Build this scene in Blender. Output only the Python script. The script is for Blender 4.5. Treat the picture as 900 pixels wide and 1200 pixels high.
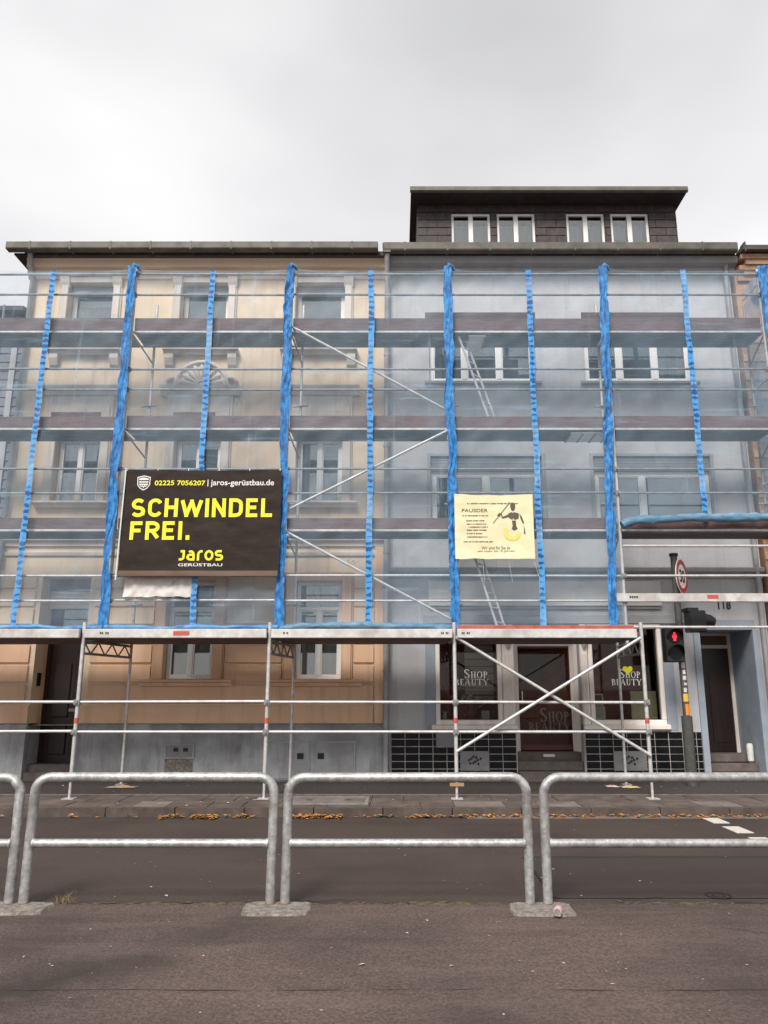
import bpy, math, random
from mathutils import Vector, Matrix, noise as mnoise

# ------------------------------------------------------------------ camera, sky, sun, exposure
R = math.radians
for o in list(bpy.data.objects): bpy.data.objects.remove(o)
SC = bpy.context.scene
COL = SC.collection
PITCH = R(12.95); FPX = 900.0; CX, CY = 465.0, 600.0; CAMH = 1.8
cam_d = bpy.data.cameras.new('camera'); cam = bpy.data.objects.new('camera', cam_d); COL.objects.link(cam)
cam.location = (0, 0, CAMH); cam.rotation_euler = (R(90) + PITCH, 0, 0)
cam_d.sensor_fit = 'VERTICAL'; cam_d.sensor_height = 24; cam_d.lens = FPX / 1200 * 24
cam_d.shift_x = -(CX - 450) / 1200; cam_d.clip_end = 3000
SC.camera = cam

SUN_EL, SUN_AZ = R(45), R(200)          # soft light from behind the photographer, a little to the left
w = bpy.data.worlds.new('World'); SC.world = w; w.use_nodes = True
nt = w.node_tree; nt.nodes.clear()
wo = nt.nodes.new('ShaderNodeOutputWorld'); bg = nt.nodes.new('ShaderNodeBackground')
sky = nt.nodes.new('ShaderNodeTexSky'); sky.sky_type = 'NISHITA'; sky.sun_disc = False
sky.sun_elevation = SUN_EL; sky.sun_rotation = SUN_AZ
tc = nt.nodes.new('ShaderNodeTexCoord'); mp = nt.nodes.new('ShaderNodeMapping'); mp.inputs['Scale'].default_value = (1, 1, 2.2)
nz = nt.nodes.new('ShaderNodeTexNoise'); nz.inputs['Scale'].default_value = 1.6; nz.inputs['Detail'].default_value = 4; nz.inputs['Roughness'].default_value = .42
rp = nt.nodes.new('ShaderNodeValToRGB')
rp.color_ramp.elements[0].position = .33; rp.color_ramp.elements[0].color = (2.58, 2.56, 2.60, 1)
rp.color_ramp.elements[1].position = .72; rp.color_ramp.elements[1].color = (4.3, 4.21, 4.19, 1)
mx = nt.nodes.new('ShaderNodeMixRGB'); mx.inputs[0].default_value = .95
nt.links.new(tc.outputs['Generated'], mp.inputs['Vector']); nt.links.new(mp.outputs[0], nz.inputs['Vector'])
nt.links.new(nz.outputs['Fac'], rp.inputs[0]); nt.links.new(sky.outputs[0], mx.inputs[1]); nt.links.new(rp.outputs[0], mx.inputs[2])
nt.links.new(mx.outputs[0], bg.inputs['Color']); bg.inputs['Strength'].default_value = .1
nt.links.new(bg.outputs[0], wo.inputs['Surface'])
sd = bpy.data.lights.new('sun', 'SUN'); sd.energy = 1.5; sd.angle = R(20); sd.color = (1, .955, .905)
so = bpy.data.objects.new('sun', sd); COL.objects.link(so)
so.rotation_euler = (R(90) - SUN_EL, 0, R(-20))
SC.view_settings.view_transform = 'Standard'; SC.view_settings.look = 'None'
SC.view_settings.exposure = 1.36; SC.view_settings.gamma = 1; SC.view_settings.use_curve_mapping = False
SC.cycles.transparent_max_bounces = 16; SC.cycles.max_bounces = 8

RND = random.Random(7)
# ------------------------------------------------------------------ measuring helper: where a point of the photo lies on the plane at depth Y
def at(px, py, Y):
    u, v = (px - CX) / FPX, (CY - py) / FPX
    t = Y / (math.cos(PITCH) - v * math.sin(PITCH))
    return u * t, CAMH + (math.sin(PITCH) + v * math.cos(PITCH)) * t
def zat(py, Y): return at(0, py, Y)[1]
def xat(px, py, Y): return at(px, py, Y)[0]

# ------------------------------------------------------------------ materials
def srgb(r, g, b): return tuple(((c / 255) / 12.92 if c <= 10 else (((c / 255) + .055) / 1.055) ** 2.4) for c in (r, g, b))
MATS = {}
def mat(name, c1, c2=None, scale=6, rough=.8, bump=0, bscale=60, metal=0, detail=5, stretch=(1, 1, 1), lo=.35, hi=.65, spec=.5, c3=None, s3=.6, a3=.5):
    m = bpy.data.materials.new(name); m.use_nodes = True; t = m.node_tree; N = t.nodes; L = t.links
    b = N['Principled BSDF']; b.inputs['Roughness'].default_value = rough; b.inputs['Metallic'].default_value = metal
    b.inputs['Specular IOR Level'].default_value = spec
    b.inputs['Base Color'].default_value = (*c1, 1)
    tcn = N.new('ShaderNodeTexCoord'); mpn = N.new('ShaderNodeMapping'); mpn.inputs['Scale'].default_value = stretch
    gi = N.new('ShaderNodeNewGeometry')
    L.new(gi.outputs['Position'], mpn.inputs['Vector'])
    if c2:
        n = N.new('ShaderNodeTexNoise'); n.inputs['Scale'].default_value = scale; n.inputs['Detail'].default_value = detail; n.inputs['Roughness'].default_value = .62
        L.new(mpn.outputs[0], n.inputs['Vector'])
        r = N.new('ShaderNodeValToRGB'); r.color_ramp.elements[0].position = lo; r.color_ramp.elements[1].position = hi
        r.color_ramp.elements[0].color = (*c1, 1); r.color_ramp.elements[1].color = (*c2, 1)
        L.new(n.outputs['Fac'], r.inputs[0]); out = r.outputs[0]
        if c3:
            n3 = N.new('ShaderNodeTexNoise'); n3.inputs['Scale'].default_value = s3; n3.inputs['Detail'].default_value = 4
            L.new(mpn.outputs[0], n3.inputs['Vector'])
            r3 = N.new('ShaderNodeValToRGB'); r3.color_ramp.elements[0].position = .45; r3.color_ramp.elements[1].position = .68
            r3.color_ramp.elements[0].color = (0, 0, 0, 1); r3.color_ramp.elements[1].color = (a3, a3, a3, 1)
            x = N.new('ShaderNodeMixRGB'); x.inputs[2].default_value = (*c3, 1)
            L.new(n3.outputs['Fac'], r3.inputs[0]); L.new(r3.outputs[0], x.inputs[0]); L.new(out, x.inputs[1]); out = x.outputs[0]
        L.new(out, b.inputs['Base Color'])
    if bump:
        n2 = N.new('ShaderNodeTexNoise'); n2.inputs['Scale'].default_value = bscale; n2.inputs['Detail'].default_value = 4
        L.new(gi.outputs['Position'], n2.inputs['Vector'])
        bp = N.new('ShaderNodeBump'); bp.inputs['Strength'].default_value = bump; bp.inputs['Distance'].default_value = .02
        L.new(n2.outputs['Fac'], bp.inputs['Height']); L.new(bp.outputs[0], b.inputs['Normal'])
    MATS[name] = m
    return m

mat('asphalt_road', (.044, .029, .024), (.072, .049, .040), scale=48, rough=.86, bump=.5, bscale=90, detail=9, c3=(.026, .018, .0155), s3=.55, a3=.65)
mat('asphalt_path', (.070, .047, .040), (.145, .100, .085), scale=42, rough=.9, bump=.7, bscale=85, c3=(.040, .028, .024), s3=.6, a3=.7, detail=9, lo=.38, hi=.62)
def asphalt_extras(name, speck, stain=False):
    """pale stone chips showing in the worn surface, and an old damp run across it"""
    t = MATS[name].node_tree; N = t.nodes; L = t.links; b = N['Principled BSDF']; src = b.inputs['Base Color'].links[0].from_socket
    g = N.new('ShaderNodeNewGeometry'); v = N.new('ShaderNodeTexVoronoi'); v.inputs['Scale'].default_value = 46; L.new(g.outputs['Position'], v.inputs['Vector'])
    r = N.new('ShaderNodeValToRGB'); r.color_ramp.elements[0].position = .10; r.color_ramp.elements[0].color = (1, 1, 1, 1); r.color_ramp.elements[1].position = .24; r.color_ramp.elements[1].color = (0, 0, 0, 1)
    L.new(v.outputs['Distance'], r.inputs[0])
    sepc = N.new('ShaderNodeSeparateColor'); L.new(v.outputs['Color'], sepc.inputs[0]); th = N.new('ShaderNodeMath'); th.operation = 'GREATER_THAN'; th.inputs[1].default_value = .70; L.new(sepc.outputs[0], th.inputs[0])
    mu = N.new('ShaderNodeMath'); mu.operation = 'MULTIPLY'; L.new(r.outputs[0], mu.inputs[0]); L.new(th.outputs[0], mu.inputs[1])
    m2 = N.new('ShaderNodeMath'); m2.operation = 'MULTIPLY'; m2.inputs[1].default_value = speck; L.new(mu.outputs[0], m2.inputs[0])
    x = N.new('ShaderNodeMixRGB'); x.inputs[2].default_value = (.26, .215, .19, 1); L.new(m2.outputs[0], x.inputs[0]); L.new(src, x.inputs[1]); out = x.outputs[0]
    if stain:
        mp_ = N.new('ShaderNodeMapping'); mp_.vector_type = 'TEXTURE'; mp_.inputs['Location'].default_value = (-2.0, 5.55, 0); mp_.inputs['Rotation'].default_value = (0, 0, R(48)); mp_.inputs['Scale'].default_value = (1.7, .42, 1)
        n = N.new('ShaderNodeTexNoise'); n.inputs['Scale'].default_value = 1.9; n.inputs['Detail'].default_value = 7; n.inputs['Roughness'].default_value = .6; L.new(g.outputs['Position'], n.inputs['Vector'])
        L.new(g.outputs['Position'], mp_.inputs['Vector']); ln = N.new('ShaderNodeVectorMath'); ln.operation = 'LENGTH'
        fl = N.new('ShaderNodeVectorMath'); fl.operation = 'MULTIPLY'; fl.inputs[1].default_value = (1, 1, 0); L.new(mp_.outputs[0], fl.inputs[0]); L.new(fl.outputs[0], ln.inputs[0])
        ad = N.new('ShaderNodeMath'); ad.operation = 'MULTIPLY_ADD'; ad.inputs[1].default_value = 2.4; L.new(n.outputs['Fac'], ad.inputs[0]); L.new(ln.outputs['Value'], ad.inputs[2])
        rr = N.new('ShaderNodeValToRGB'); rr.color_ramp.elements[0].position = .50; rr.color_ramp.elements[0].color = (.8, .8, .8, 1); rr.color_ramp.elements[1].position = .92; rr.color_ramp.elements[1].color = (0, 0, 0, 1)
        mh = N.new('ShaderNodeMath'); mh.operation = 'MULTIPLY'; mh.inputs[1].default_value = .42; L.new(ad.outputs[0], mh.inputs[0]); L.new(mh.outputs[0], rr.inputs[0])
        y_ = N.new('ShaderNodeMixRGB'); y_.inputs[2].default_value = (.026, .019, .015, 1); L.new(rr.outputs[0], y_.inputs[0]); L.new(out, y_.inputs[1]); out = y_.outputs[0]
    L.new(out, b.inputs['Base Color'])
asphalt_extras('asphalt_path', .75, True); asphalt_extras('asphalt_road', .35)
mat('asphalt_patch', (.027, .0195, .017), (.044, .032, .027), scale=100, rough=.9, bump=.3, bscale=170)
mat('tar', (.012, .011, .011), rough=.6)
mat('tar_dull', (.042, .029, .025), (.066, .046, .039), scale=30, rough=.9)
mat('moss', (.06, .05, .028), (.11, .085, .05), scale=20, rough=.95, bump=.6, bscale=90)
mat('road_paint', (.62, .60, .54), (.42, .39, .35), scale=30, rough=.8, lo=.4, hi=.75)
mat('slab', (.085, .066, .055), (.15, .115, .096), scale=3.0, rough=.9, bump=.25, bscale=70, c3=(.05, .039, .033), s3=1.6, a3=.6)
mat('slab_light', (.15, .125, .108), (.22, .185, .16), scale=4.0, rough=.9, bump=.25, bscale=70, c3=(.09, .07, .062), s3=1.8, a3=.6)
mat('joint', (.05, .042, .038), rough=.95)
mat('kerb', (.060, .046, .039), (.11, .086, .073), scale=5, rough=.9, bump=.3, bscale=80)
mat('cobble', (.034, .027, .026), (.075, .060, .056), scale=26, rough=.85, bump=.9, bscale=30, lo=.42, hi=.6)
mat('edging', (.22, .175, .145), (.13, .10, .085), scale=8, rough=.9)
mat('concrete', (.13, .11, .095), (.30, .265, .235), scale=22, rough=.95, bump=.8, bscale=45)
mat('galv', (.33, .33, .32), (.56, .56, .55), scale=22, rough=.5, bump=.12, bscale=55, metal=.55, c3=(.26, .25, .24), s3=9, a3=.6)
mat('rust', (.10, .05, .03), (.20, .12, .08), scale=30, rough=.9)
mat('steel_tube', (.54, .53, .52), (.68, .67, .66), scale=14, rough=.5, metal=.35, c3=(.40, .37, .35), s3=5, a3=.5)
mat('steel_old_or_shaded', (.20, .20, .20), (.33, .33, .33), scale=8, rough=.6, metal=.3)
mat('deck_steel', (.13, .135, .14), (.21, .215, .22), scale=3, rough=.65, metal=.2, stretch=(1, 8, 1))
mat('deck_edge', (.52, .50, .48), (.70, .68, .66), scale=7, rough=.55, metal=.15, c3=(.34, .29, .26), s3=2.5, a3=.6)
mat('toe_wood', (.105, .066, .062), (.17, .115, .108), scale=4, rough=.8, stretch=(1, 1, 9), c3=(.20, .07, .06), s3=1.1, a3=.45)
mat('toe_red', (.33, .065, .05), (.45, .12, .09), scale=5, rough=.75)
mat('label_red', (.52, .09, .06), rough=.6)
mat('ink', (.02, .02, .02), rough=.7)
mat('plaster_beige', (.70, .56, .40), (.78, .63, .46), scale=1.3, rough=.9, bump=.12, bscale=90, c3=(.60, .47, .34), s3=.7, a3=.5)
mat('plaster_peach', (.74, .475, .305), (.80, .535, .355), scale=1.2, rough=.88, bump=.12, bscale=90, c3=(.64, .41, .265), s3=.9, a3=.5)
mat('cornice_peach', (.80, .63, .47), (.86, .70, .54), scale=2, rough=.85)
mat('trim_stone', (.66, .59, .52), (.75, .68, .61), scale=3, rough=.85, bump=.1, bscale=60, c3=(.42, .35, .29), s3=1.5, a3=.5)
mat('plinth_grey', (.30, .305, .32), (.43, .435, .45), scale=2.2, rough=.9, bump=.3, bscale=50, c3=(.20, .195, .195), s3=1.4, a3=.7)
mat('plaster_grey', (.48, .475, .485), (.57, .565, .575), scale=1.4, rough=.92, bump=.3, bscale=45, c3=(.37, .37, .385), s3=.9, a3=.5)
mat('trim_grey', (.33, .335, .345), (.40, .405, .415), scale=3, rough=.85)
mat('trim_blue_grey', (.27, .31, .36), (.33, .37, .42), scale=3, rough=.8)
mat('grey_paint', (.20, .20, .20), (.25, .25, .25), scale=6, rough=.7)
mat('zinc', (.085, .078, .066), (.145, .135, .115), scale=4, rough=.6, metal=.3, c3=(.14, .12, .10), s3=2, a3=.5)
mat('zinc_pipe', (.30, .30, .30), (.40, .40, .40), scale=4, rough=.55, metal=.3)
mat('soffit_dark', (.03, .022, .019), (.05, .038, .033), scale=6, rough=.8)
mat('slate', (.040, .031, .031), (.075, .058, .056), scale=7, rough=.7, bump=.2, bscale=40)
mat('slate_side', (.13, .13, .155), (.19, .19, .22), scale=4, rough=.8)
mat('roof_dark', (.06, .05, .05), (.09, .08, .08), scale=8, rough=.85)
mat('brick_orange', (.38, .22, .135), (.50, .31, .20), scale=9, rough=.9, bump=.2, bscale=60)
mat('brick_tan', (.50, .34, .22), (.60, .43, .29), scale=7, rough=.9)
mat('white_frame', (.84, .83, .81), (.78, .77, .74), scale=5, rough=.45)
mat('cream_frame', (.86, .80, .74), (.82, .74, .67), scale=4, rough=.5)
mat('sign_white', (.74, .72, .68), (.66, .64, .60), scale=2, rough=.6)
mat('door_dark', (.012, .006, .005), (.024, .010, .008), scale=5, rough=.35, stretch=(6, 6, .6))
mat('door_red', (.075, .010, .009), (.11, .018, .014), scale=5, rough=.4, stretch=(6, 6, .6))
mat('step_stone', (.10, .08, .072), (.16, .13, .115), scale=6, rough=.85, bump=.2)
mat('tile_black', (.004, .004, .005), (.010, .010, .011), scale=5, rough=.28, spec=.25)
mat('grout', (.62, .60, .58), (.46, .44, .42), scale=9, rough=.9)
mat('interior', (.22, .15, .13), rough=.9)
mat('interior_wood', (.24, .06, .042), (.34, .11, .07), scale=4, rough=.6)
mat('shelf_slats', (.45, .40, .37), rough=.8)
mat('curtain', (.70, .71, .68), (.60, .62, .58), scale=3, rough=.9, stretch=(8, 1, .6))
mat('black_plastic', (.012, .012, .012), rough=.5)
mat('pole_dark', (.06, .056, .054), (.10, .095, .09), scale=14, rough=.6)
mat('pole_sleeve', (.055, .055, .05), (.085, .083, .076), scale=16, rough=.8, bump=.4, bscale=60)
mat('sticker_white', (.72, .70, .70), (.45, .40, .42), scale=40, rough=.6)
mat('sticker_yellow', (.75, .52, .05), (.65, .40, .04), scale=40, rough=.6)
mat('sticker_orange', (.80, .25, .02), rough=.6)
mat('sign_red', (.42, .025, .03), rough=.4)
mat('sign_face', (.80, .78, .76), rough=.4)
mat('rubber_base', (.36, .22, .10), rough=.9)
mat('wood_plank', (.40, .28, .18), (.50, .36, .24), scale=10, rough=.9, stretch=(1, 5, 5))
mat('banner_black', (.020, .0125, .0092), (.036, .023, .017), scale=2.2, rough=.62, stretch=(1, 1, 3), spec=.2, bump=.6, bscale=3.2)
mat('banner_brown', (.10, .055, .03), rough=.6)
mat('print_yellow', (.86, .82, .03), rough=.6)
mat('print_white', (.80, .79, .74), rough=.6)
mat('banner_cream', (.74, .66, .40), (.82, .74, .49), scale=4, rough=.7, bump=.8, bscale=4)
mat('emblem_yellow', (.80, .66, .06), (.74, .64, .26), scale=16, rough=.7)
mat('print_dark', (.10, .085, .06), rough=.7)
mat('leaf_orange', (.22, .07, .02), (.70, .36, .10), scale=60, rough=.8)
mat('leaf_pale', (.34, .27, .20), (.62, .54, .44), scale=20, rough=.8)
mat('grass_dry', (.12, .10, .035), (.24, .17, .07), scale=30, rough=.9)
mat('can_pink', (.62, .30, .32), (.72, .55, .52), scale=40, rough=.5)
mat('rag_yellow', (.62, .45, .16), (.70, .58, .32), scale=30, rough=.9)
mat('rag_pink', (.70, .45, .43), (.76, .62, .58), scale=30, rough=.9)
mat('white_plastic', (.74, .72, .66), (.60, .58, .50), scale=12, rough=.6)
mat('poster_green', (.50, .53, .34), (.66, .66, .48), scale=5, rough=.7)
mat('box_green', (.42, .52, .44), rough=.7)
mat('lamp_red', (.35, .02, .02), rough=.5)
mat('letter_shop', (.80, .76, .72), rough=.6)
mat('letter_dim', (.17, .15, .13), rough=.6)
mat('ladder_alu', (.66, .66, .66), rough=.4, metal=.4)
mat('sheet_white', (.74, .70, .66), (.60, .56, .52), scale=6, rough=.7)

def streaks(name, col, amt, sx=5.0, sz=.22, vec=None):
    """rain runs and hairline marks down a rendered wall"""
    t = MATS[name].node_tree; N = t.nodes; L = t.links; b = N['Principled BSDF']; src = b.inputs['Base Color'].links[0].from_socket
    g = N.new('ShaderNodeNewGeometry'); m_ = N.new('ShaderNodeMapping'); m_.inputs['Scale'].default_value = vec or (sx, sx, sz); L.new(g.outputs['Position'], m_.inputs[0])
    n = N.new('ShaderNodeTexNoise'); n.inputs['Scale'].default_value = 1.0; n.inputs['Detail'].default_value = 6; n.inputs['Roughness'].default_value = .7; L.new(m_.outputs[0], n.inputs['Vector'])
    r = N.new('ShaderNodeValToRGB'); r.color_ramp.elements[0].position = .52; r.color_ramp.elements[0].color = (0, 0, 0, 1); r.color_ramp.elements[1].position = .75; r.color_ramp.elements[1].color = (amt, amt, amt, 1)
    x = N.new('ShaderNodeMixRGB'); x.inputs[2].default_value = (*col, 1); L.new(n.outputs['Fac'], r.inputs[0]); L.new(r.outputs[0], x.inputs[0]); L.new(src, x.inputs[1]); L.new(x.outputs[0], b.inputs['Base Color'])
streaks('plaster_beige', (.40, .31, .23), .55); streaks('plaster_peach', (.40, .25, .17), .5); streaks('plaster_grey', (.30, .30, .31), .5); streaks('plinth_grey', (.12, .115, .11), .8, 4, .6); streaks('trim_stone', (.34, .28, .23), .6)
streaks('asphalt_road', (.020, .0145, .0125), .7, vec=(.18, 2.2, 1)); streaks('asphalt_path', (.036, .025, .021), .65, vec=(.35, 2.0, 1)); streaks('asphalt_path', (.20, .15, .13), .35, vec=(.6, 3.1, 1.7)); streaks('asphalt_patch', (.018, .013, .011), .6, vec=(.3, 2, 1))
streaks('galv', (.20, .18, .16), .5, 14, 14); streaks('steel_tube', (.34, .27, .22), .45, 9, 9); streaks('white_frame', (.5, .48, .44), .4); streaks('cream_frame', (.5, .40, .32), .5)
def net_material(name, col, opac, var):
    """woven sheeting: mostly open, denser along creases and doubled folds"""
    m = bpy.data.materials.new(name); m.use_nodes = True; t = m.node_tree; N = t.nodes; L = t.links
    N.clear(); o = N.new('ShaderNodeOutputMaterial'); tr = N.new('ShaderNodeBsdfTransparent'); mix = N.new('ShaderNodeMixShader')
    df = N.new('ShaderNodeBsdfPrincipled'); df.inputs['Roughness'].default_value = .45; tl = N.new('ShaderNodeBsdfTranslucent'); m2 = N.new('ShaderNodeMixShader')
    df.inputs['Base Color'].default_value = (*col, 1); tl.inputs['Color'].default_value = (*col, 1); m2.inputs[0].default_value = .2
    g = N.new('ShaderNodeNewGeometry')
    def nse(rot, scl, scale, detail):
        mp_ = N.new('ShaderNodeMapping'); mp_.inputs['Rotation'].default_value = (0, R(rot), 0); mp_.inputs['Scale'].default_value = scl
        n = N.new('ShaderNodeTexNoise'); n.inputs['Scale'].default_value = scale; n.inputs['Detail'].default_value = detail; n.inputs['Roughness'].default_value = .6
        L.new(g.outputs['Position'], mp_.inputs[0]); L.new(mp_.outputs[0], n.inputs['Vector']); return n.outputs['Fac']
    def rng(sock, a, b_, c, d):
        r = N.new('ShaderNodeMapRange'); r.inputs['From Min'].default_value = a; r.inputs['From Max'].default_value = b_; r.inputs['To Min'].default_value = c; r.inputs['To Max'].default_value = d; r.clamp = True
        L.new(sock, r.inputs[0]); return r.outputs[0]
    def add(a, b_):
        k = N.new('ShaderNodeMath'); k.operation = 'ADD'; L.new(a, k.inputs[0]); L.new(b_, k.inputs[1]); return k.outputs[0]
    base = rng(nse(0, (1.2, 1, .6), 1.0, 5), .3, .7, opac - var, opac + var)
    f1 = rng(nse(40, (.30, 1, 4.6), 1.3, 6), .61, .69, 0, .22); f2 = rng(nse(-34, (.30, 1, 4.2), 1.1, 6), .62, .70, 0, .22); f3 = rng(nse(3, (5.5, 1, .22), 1.6, 5), .61, .70, 0, .16)
    fac = add(add(base, f1), add(f2, f3))
    L.new(df.outputs[0], m2.inputs[1]); L.new(tl.outputs[0], m2.inputs[2])
    L.new(fac, mix.inputs[0]); L.new(tr.outputs[0], mix.inputs[1]); L.new(m2.outputs[0], mix.inputs[2]); L.new(mix.outputs[0], o.inputs[0])
    MATS[name] = m
net_material('net', (.37, .54, .69), .20, .06)
net_material('net_side', (.20, .46, .70), .5, .08)

def band_material(name, ca, cb):
    """blue woven reinforcing tape with a ladder of dark eyelet slits"""
    m = mat(name, cb, rough=.6); t = m.node_tree; N = t.nodes; L = t.links; b = N['Principled BSDF']
    g = N.new('ShaderNodeNewGeometry'); tcn = N.new('ShaderNodeTexCoord'); sx = N.new('ShaderNodeSeparateXYZ'); L.new(tcn.outputs['Generated'], sx.inputs[0])
    wv = N.new('ShaderNodeTexWave'); wv.wave_type = 'BANDS'; wv.bands_direction = 'Z'; wv.inputs['Scale'].default_value = 2.7; wv.inputs['Distortion'].default_value = 3.2; wv.inputs['Detail'].default_value = 3; wv.inputs['Detail Scale'].default_value = 5
    n = N.new('ShaderNodeTexNoise'); n.inputs['Scale'].default_value = 5; n.inputs['Detail'].default_value = 3
    L.new(g.outputs['Position'], wv.inputs['Vector']); L.new(g.outputs['Position'], n.inputs['Vector'])
    def op(o_, a, c):
        k = N.new('ShaderNodeMath'); k.operation = o_
        for i_, v in enumerate((a, c)):
            if isinstance(v, float): k.inputs[i_].default_value = v
            else: L.new(v, k.inputs[i_])
        return k.outputs[0]
    edge = op('ABSOLUTE', op('SUBTRACT', sx.outputs[0], .5), 0.0)
    a = op('ADD', wv.outputs['Fac'], op('MULTIPLY', op('SUBTRACT', n.outputs['Fac'], .5), 2.6)); a = op('SUBTRACT', a, op('MULTIPLY', op('POWER', edge, 2.0), 2.6))
    r = N.new('ShaderNodeValToRGB'); r.color_ramp.elements[0].position = .40; r.color_ramp.elements[1].position = .62
    r.color_ramp.elements[0].color = (*cb, 1); r.color_ramp.elements[1].color = (*ca, 1); L.new(a, r.inputs[0])
    nf = N.new('ShaderNodeTexNoise'); nf.inputs['Scale'].default_value = 1.3; nf.inputs['Detail'].default_value = 4; L.new(g.outputs['Position'], nf.inputs['Vector'])   # stretches bleached by the weather
    rf = N.new('ShaderNodeValToRGB'); rf.color_ramp.elements[0].position = .5; rf.color_ramp.elements[0].color = (0, 0, 0, 1); rf.color_ramp.elements[1].position = .72; rf.color_ramp.elements[1].color = (.75, .75, .75, 1); L.new(nf.outputs['Fac'], rf.inputs[0])
    fx = N.new('ShaderNodeMixRGB'); fx.inputs[2].default_value = (.26, .46, .68, 1); L.new(rf.outputs[0], fx.inputs[0]); L.new(r.outputs[0], fx.inputs[1]); L.new(fx.outputs[0], b.inputs['Base Color'])
band_material('tape_ladder', (.008, .075, .23), (.055, .30, .66))
mat('tape_blue', (.010, .10, .31), (.045, .28, .64), scale=12, rough=.62, lo=.36, hi=.60, stretch=(1.2, 1, .8), c3=(.006, .06, .20), s3=5, a3=.6)
mat('net_roll', (.06, .16, .27), (.17, .30, .42), scale=7, rough=.6, stretch=(.5, 1, 2))
mat('net_roll_blue', (.03, .14, .33), (.13, .32, .55), scale=6, rough=.55, stretch=(.5, 1, 2))

def glass_material(name, refl, tint):
    m = bpy.data.materials.new(name); m.use_nodes = True; t = m.node_tree; N = t.nodes; L = t.links; N.clear()
    o = N.new('ShaderNodeOutputMaterial'); tr = N.new('ShaderNodeBsdfTransparent'); tr.inputs[0].default_value = (*tint, 1)
    gl = N.new('ShaderNodeBsdfGlossy'); gl.inputs['Roughness'].default_value = .02
    fr = N.new('ShaderNodeFresnel'); fr.inputs['IOR'].default_value = 1.5; ad = N.new('ShaderNodeMath'); ad.operation = 'ADD'; ad.inputs[1].default_value = refl
    mi = N.new('ShaderNodeMixShader')
    L.new(fr.outputs[0], ad.inputs[0]); L.new(ad.outputs[0], mi.inputs[0]); L.new(tr.outputs[0], mi.inputs[1]); L.new(gl.outputs[0], mi.inputs[2]); L.new(mi.outputs[0], o.inputs[0])
    MATS[name] = m
glass_material('glass', .14, (.80, .84, .84))
glass_material('glass_shop', -.015, (.85, .84, .82))
def emit_material(name, c, s):
    m = bpy.data.materials.new(name); m.use_nodes = True; b = m.node_tree.nodes['Principled BSDF']
    b.inputs['Base Color'].default_value = (*c, 1); b.inputs['Emission Color'].default_value = (*c, 1); b.inputs['Emission Strength'].default_value = s
    MATS[name] = m
emit_material('signal_red', (1, .015, .03), 1.1)

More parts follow.
